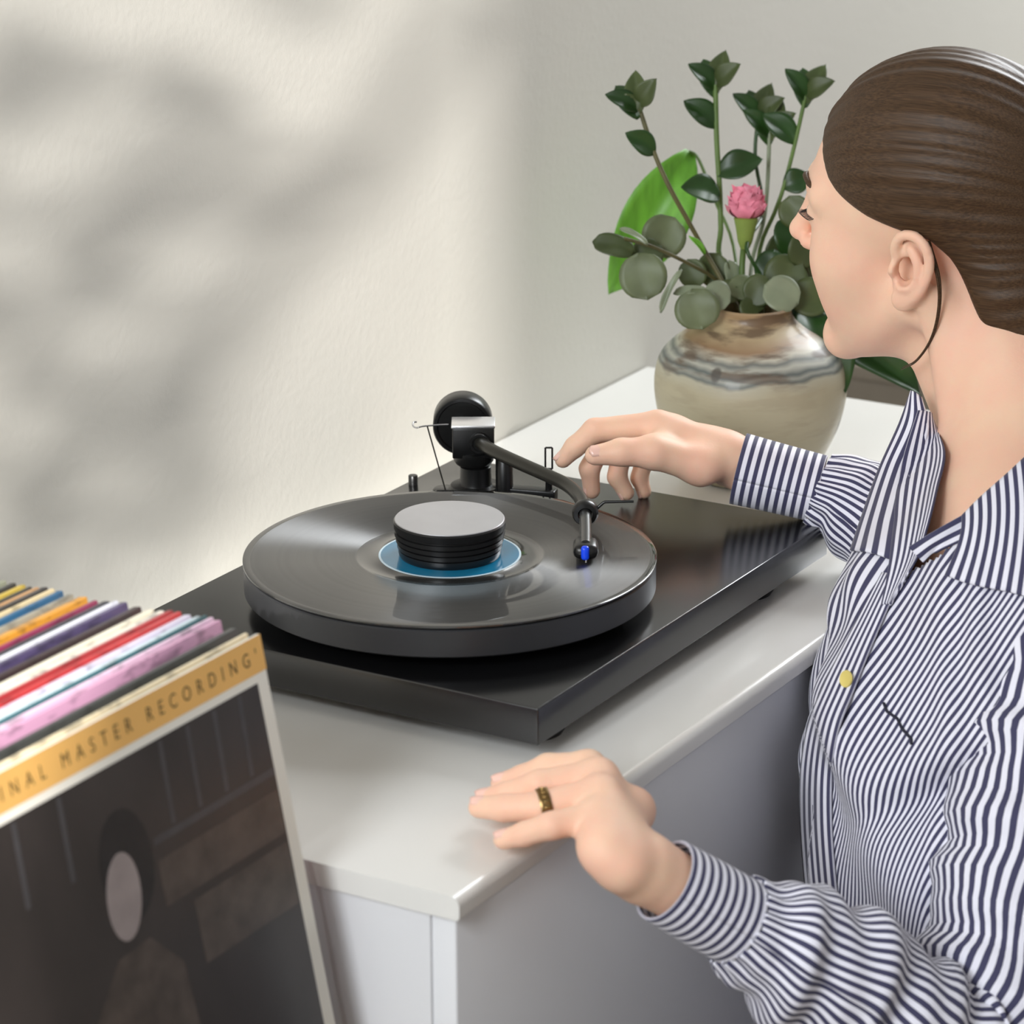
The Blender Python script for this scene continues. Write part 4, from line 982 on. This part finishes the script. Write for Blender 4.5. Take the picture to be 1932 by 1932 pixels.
patch('front_facing', J(*go), J(*gi), shirt, False, srate=1.0, bulge=0.005, conform=0.0048)
bo = [(1700, 1085), (1668, 1160), (1640, 1225), (1610, 1300), (1582, 1370), (1568, 1450), (1566, 1540), (1572, 1640), (1584, 1760), (1596, 1900)]
bi = [(u-58+max(0, (1300-v))*0.10, v-6) for u, v in bo]
patch('front_band', [on(u, v, 0.005) for u, v in bo], [on(u, v, 0.0016) for u, v in bi], shirt, False, nu=90, srate=1.0, bulge=0.001, conform=0.0022)
M_button = mat('button_yellow', rgb(226, 206, 120), 0.35, var=0.05)
bpos = on(1598, 1281, 0.0068); 
nb_ = -FWD*0.55-RGT*0.75+UPV*0.1; nb_ /= np.linalg.norm(nb_)
for uv in ((1598, 1281), (1562, 1690)):
    bp_ = on(*uv, 0.0062)
    lathe('button', [(0, 0), (0.0058, 0), (0.0062, 0.0008), (0.0058, 0.0018), (0.0045, 0.0014), (0, 0.0014)], M_button, shirt, 24, bp_, tuple(nb_))
M_thread = mat('navy_thread', rgb(36, 36, 52), 0.8)
sl_ = [(1664, 1326), (1676, 1342), (1690, 1356), (1704, 1374), (1716, 1394), (1722, 1404)]
tube('pocket_seam', [on(u+3*(-1)**i, v, 0.0012) for i, (u, v) in enumerate(sl_)], 0.0011, M_thread, shirt, 6)

# ------------------------------------------------------------------ person: hair and face details
def hair_sdf(q):
    A = np.array
    d = elli(q, A([-0.012, 0, 0.050]), A([0.1035, 0.0800, 0.0915]))
    d = smin(d, elli(q, A([-0.064, 0.006, -0.022]), A([0.050, 0.064, 0.092])), 0.02)
    d = smin(d, seg(q, A([-0.074, 0.010, -0.03]), A([-0.104, 0.020, -0.120]), 0.054, 0.050), 0.02)
    bun = elli(q, A([-0.128, 0, 0.020]), A([0.040, 0.046, 0.044])); d = smin(d, bun, 0.014)
    d = smax(d, -poly_sd(q[:, 0], q[:, 2]-0.02*np.clip((0.05-np.abs(q[:, 1]))/0.05, 0, 1), HAIRLINE)+0.001, 0.008)
    ang = np.arctan2(q[:, 2]-0.01, np.abs(q[:, 1])+0.02)
    hl = np.clip((poly_sd(q[:, 0], q[:, 2], HAIRLINE)-0.004)/0.02, 0, 1)
    return d+hl*(0.0006*np.sin(ang*58+9*q[:, 0]+2*np.sin(ang*9))+0.0005*np.sin(ang*31-16*q[:, 0]+1.0))
def hair_mat():
    m, t, b = node_mat('brown_hair'); N = t.nodes; L = t.links
    b.inputs['Roughness'].default_value = 0.5; b.inputs['Anisotropic'].default_value = 0.3; b.inputs['Specular IOR Level'].default_value = 0.28
    tc = N.new('ShaderNodeTexCoord'); mp = N.new('ShaderNodeMapping'); mp.inputs['Scale'].default_value = (900, 12, 950); L.new(tc.outputs['Object'], mp.inputs[0])
    nz = N.new('ShaderNodeTexNoise'); nz.inputs['Scale'].default_value = 1.0; nz.inputs['Detail'].default_value = 3; L.new(mp.outputs[0], nz.inputs[0])
    rp = N.new('ShaderNodeValToRGB'); L.new(nz.outputs['Fac'], rp.inputs[0]); rp.color_ramp.elements[0].position = 0.32; rp.color_ramp.elements[1].position = 0.7
    rp.color_ramp.elements[0].color = rgb(56, 40, 26); rp.color_ramp.elements[1].color = rgb(84, 62, 42); L.new(rp.outputs[0], b.inputs['Base Color'])
    bp = N.new('ShaderNodeBump'); bp.inputs['Strength'].default_value = 0.3; bp.inputs['Distance'].default_value = 0.0006; L.new(nz.outputs['Fac'], bp.inputs['Height']); L.new(bp.outputs[0], b.inputs['Normal'])
    return m
M_hair = hair_mat()
V, F = sdf_mesh(hair_sdf, (-0.185, -0.10, -0.16), (0.115, 0.10, 0.160), 0.0018)
hair = mesh('hair', h2w(V), F, M_hair, person); sm = hair.modifiers.new('smooth', 'SMOOTH'); sm.factor = 0.5; sm.iterations = 1
# fine strands combed back over the hair, and the loose lock behind the ear
rnd = random.Random(11); g = []
loose = crom([h2w(p) for p in [(-0.022, 0.076, 0.020), (-0.031, 0.080, -0.006), (-0.031, 0.080, -0.030), (-0.024, 0.078, -0.055), (-0.009, 0.072, -0.078), (0.006, 0.064, -0.090)]], 30)
for o_ in ((0, 0, 0), (0.0012, 0.0006, 0.0008), (-0.0010, 0.0008, -0.0005)):
    g.append(tube_geo(loose+np.array(o_), [0.0013*(1-0.75*i/29) for i in range(30)], 6))
thin = crom([h2w(p) for p in [(0.012, 0.0735, 0.022), (0.016, 0.0690, -0.004), (0.015, 0.0655, -0.030), (0.010, 0.0635, -0.048)]], 20)
mesh('loose_lock', *join(*g), M_hair, hair)
M_eye = mat('eye_white', rgb(226, 220, 214), 0.15); M_iris = mat('iris_dark', rgb(48, 40, 36), 0.15); M_lash = mat('lash', rgb(38, 28, 24), 0.6)
for s_ in (1, -1):
    ec = h2w((0.0800, 0.031*s_, 0.0165)); ed_ = h2w((0.0950, 0.033*s_, 0.0125))-ec
    lathe('eyeball', [(0.0134*math.sin(math.pi*k/16) if k % 16 else 0, -0.0134*math.cos(math.pi*k/16)) for k in range(17)], M_eye, person, 24, ec, tuple(ed_/np.linalg.norm(ed_)))
    lash = crom([h2w((0.0800, 0.0460*s_, 0.0165)), h2w((0.0865, 0.0420*s_, 0.0180)), h2w((0.0925, 0.0350*s_, 0.0185)), h2w((0.0935, 0.0250*s_, 0.0170))], 16)
    g = [tube_geo(lash, 0.0008, 6)]
    fw = h2w((1, 0, -0.35))-h2w((0, 0, 0)); fw /= np.linalg.norm(fw)
    for i in range(1, 15): g.append(tube_geo([lash[i], lash[i]+fw*0.005+(h2w((0, s_, 0))-h2w((0, 0, 0)))*0.0014, lash[i]+fw*0.0075+(h2w((0, 0.3*s_, 0.4))-h2w((0, 0, 0)))*0.003], [0.0004, 0.0003, 0.00015], 5))
    mesh('eyelashes', *join(*g), M_lash, person)
    brow = crom([h2w((0.0985, 0.012*s_, 0.0395)), h2w((0.0965, 0.026*s_, 0.0435)), h2w((0.0880, 0.040*s_, 0.0425)), h2w((0.0790, 0.0475*s_, 0.0380))], 14)
    tube('eyebrow', brow, [0.0016, 0.0022]+[0.0022]*8+[0.0016, 0.0012, 0.0009, 0.0006], M_hair, person, 8)
# finger nails
M_nail = mat('nail', rgb(240, 196, 180), 0.25, var=0.03)
def nail(p, along, up, l=0.011, w_=0.0082):
    a = np.array(along, float); a /= np.linalg.norm(a); n = np.array(up, float); n -= a*(n@a); n /= np.linalg.norm(n); s_ = np.cross(a, n)
    V, F = [], []
    for i in range(7):
        t = i/6-0.5; ww = w_/2*math.sqrt(max(0.05, 1-(2*t)**6))
        for j in range(7):
            q = j/3-1; V.append(p+a*t*l+s_*q*ww-n*(q*q*0.0022)+n*0.0003)
    for i in range(6):
        for j in range(6): F.append([i*7+j, i*7+j+1, i*7+j+8, i*7+j+7])
    o = mesh('fingernail', V, F, M_nail, person); md = o.modifiers.new('thickness', 'SOLIDIFY'); md.thickness = 0.0006; md.offset = 0
def tipnail(ch, up, lift=0.0):
    P, R = ch; a = P[-1]-P[-2]; a /= np.linalg.norm(a); n = np.array(up, float); n -= a*(n@a); n /= np.linalg.norm(n)
    nail(P[-1]-a*0.001+n*(R[-1]*0.98+lift), a, n, 0.0105, R[-1]*1.35)
Z3 = np.array([0, 0, 1.0])
tipnail(RH['thumb'], -FWD*0.75+Z3*0.7); tipnail(RH['index'], Z3*0.5-RGT*0.8); tipnail(RH['middle'], -RGT+Z3*0.1); tipnail(RH['ring'], -RGT); tipnail(RH['little'], -RGT)
for n_ in ('ring', 'middle', 'index', 'little'): tipnail(LH[n_], Z3-FWD*0.3)
# ring on the left hand
M_gold = mat('ring_gold', rgb(190, 160, 104), 0.25, metal=1.0, var=0.2, scale=900)
M_goldd = mat('ring_dark_gold', rgb(140, 114, 74), 0.35, metal=1.0)
P_, Rr = LH['ring']; fa = P_[1]-P_[0]; fl_ = np.linalg.norm(fa); fa /= fl_
rc = P_[0]+fa*fl_*0.93; rr = Rr[0]+(Rr[1]-Rr[0])*0.93+0.0006
rg = root('finger_ring', tuple(rc), 'wide openwork gold ring worn on the hand resting on the sideboard', 'ring')
band = lathe('band', [(rr, -0.0036), (rr+0.0009, -0.0036), (rr+0.0012, -0.0026), (rr+0.0007, -0.0022), (rr+0.0007, 0.0022), (rr+0.0012, 0.0026), (rr+0.0009, 0.0036), (rr, 0.0036), (rr, -0.0036)], M_goldd, rg, 48, rc, tuple(fa))
fx, fy, _ = frame_for(fa)
g = []
for k in range(20):
    a = 2*math.pi*k/20; c_ = rc+(np.array(fx)*math.cos(a)+np.array(fy)*math.sin(a))*(rr+0.0010)
    tg_ = -np.array(fx)*math.sin(a)+np.array(fy)*math.cos(a)
    g.append(tube_geo([c_-fa*0.0018-tg_*0.0009, c_+fa*0.0018+tg_*0.0009], 0.0005, 6))
mesh('filigree', *join(*g), M_gold, rg)

# ------------------------------------------------------------------ person: trousers and shoes, stool
M_denim = mat('dark_trousers', rgb(52, 54, 66), 0.8, var=0.12, scale=50)
HIP = np.array([0.275, -0.235, -0.36]); KL = np.array([-0.11, -0.46, -0.365]); KR = np.array([-0.06, -0.27, -0.365]); AL = np.array([-0.10, -0.50, -0.72]); AR = np.array([-0.05, -0.29, -0.72])
def legs_sdf(p):
    A = np.array
    d = elli(p, HIP+A([0, 0, 0.02]), A([0.165, 0.125, 0.085]), np.array([TL, TF, [0, 0, 1.0]]))
    for s_, k_, a_ in ((1, KL, AL), (-1, KR, AR)):
        h_ = HIP+TL*0.085*s_+A([0, 0, 0.01])
        d = smin(d, smin(seg(p, h_, k_, 0.078, 0.056), seg(p, k_, a_, 0.055, 0.042), 0.02), 0.03)
    return d
V, F = sdf_mesh(legs_sdf, (-0.20, -0.58, -0.79), (0.50, -0.06, -0.22), 0.006)
mesh('trousers', V, F, M_denim, person)
M_shoe = mat('dark_shoe', rgb(40, 36, 34), 0.5)
for a_ in (AL, AR):
    fd = np.array([-0.97, 0.1, 0])
    def shoe(p, a_=a_, fd=fd):
        d = smin(seg(p, a_+[0, 0, -0.036], a_+fd*0.14+[0, 0, -0.050], 0.036, 0.027), seg(p, a_, a_+[0, 0, -0.03], 0.040, 0.036), 0.02)
        return smax(d, FLOOR+0.001-p[:, 2], 0.004)
    V, F = sdf_mesh(shoe, a_-[0.22, 0.08, 0.09], a_+[0.08, 0.08, 0.06], 0.005)
    mesh('shoe', V, F, M_shoe, person)
M_wood = mat('oak_stool', rgb(176, 136, 92), 0.5, var=0.15, scale=10, stretch=(1, 10, 1))
SC = (HIP[0]+0.015, HIP[1]-0.02)
st = root('stool', (SC[0], SC[1], FLOOR), 'low round oak stool the woman is sitting on', 'stool')
lathe('seat', [(0, -0.457), (0.150, -0.457), (0.160, -0.450), (0.160, -0.438), (0.150, -0.430), (0, -0.430)], M_wood, st, 64, (*SC, 0))
for k in range(3):
    a = 2*math.pi*k/3+0.9
    tube('leg', [(SC[0]+0.10*math.cos(a), SC[1]+0.10*math.sin(a), -0.457), (SC[0]+0.135*math.cos(a), SC[1]+0.135*math.sin(a), FLOOR)], [0.016, 0.012], M_wood, st, 16)
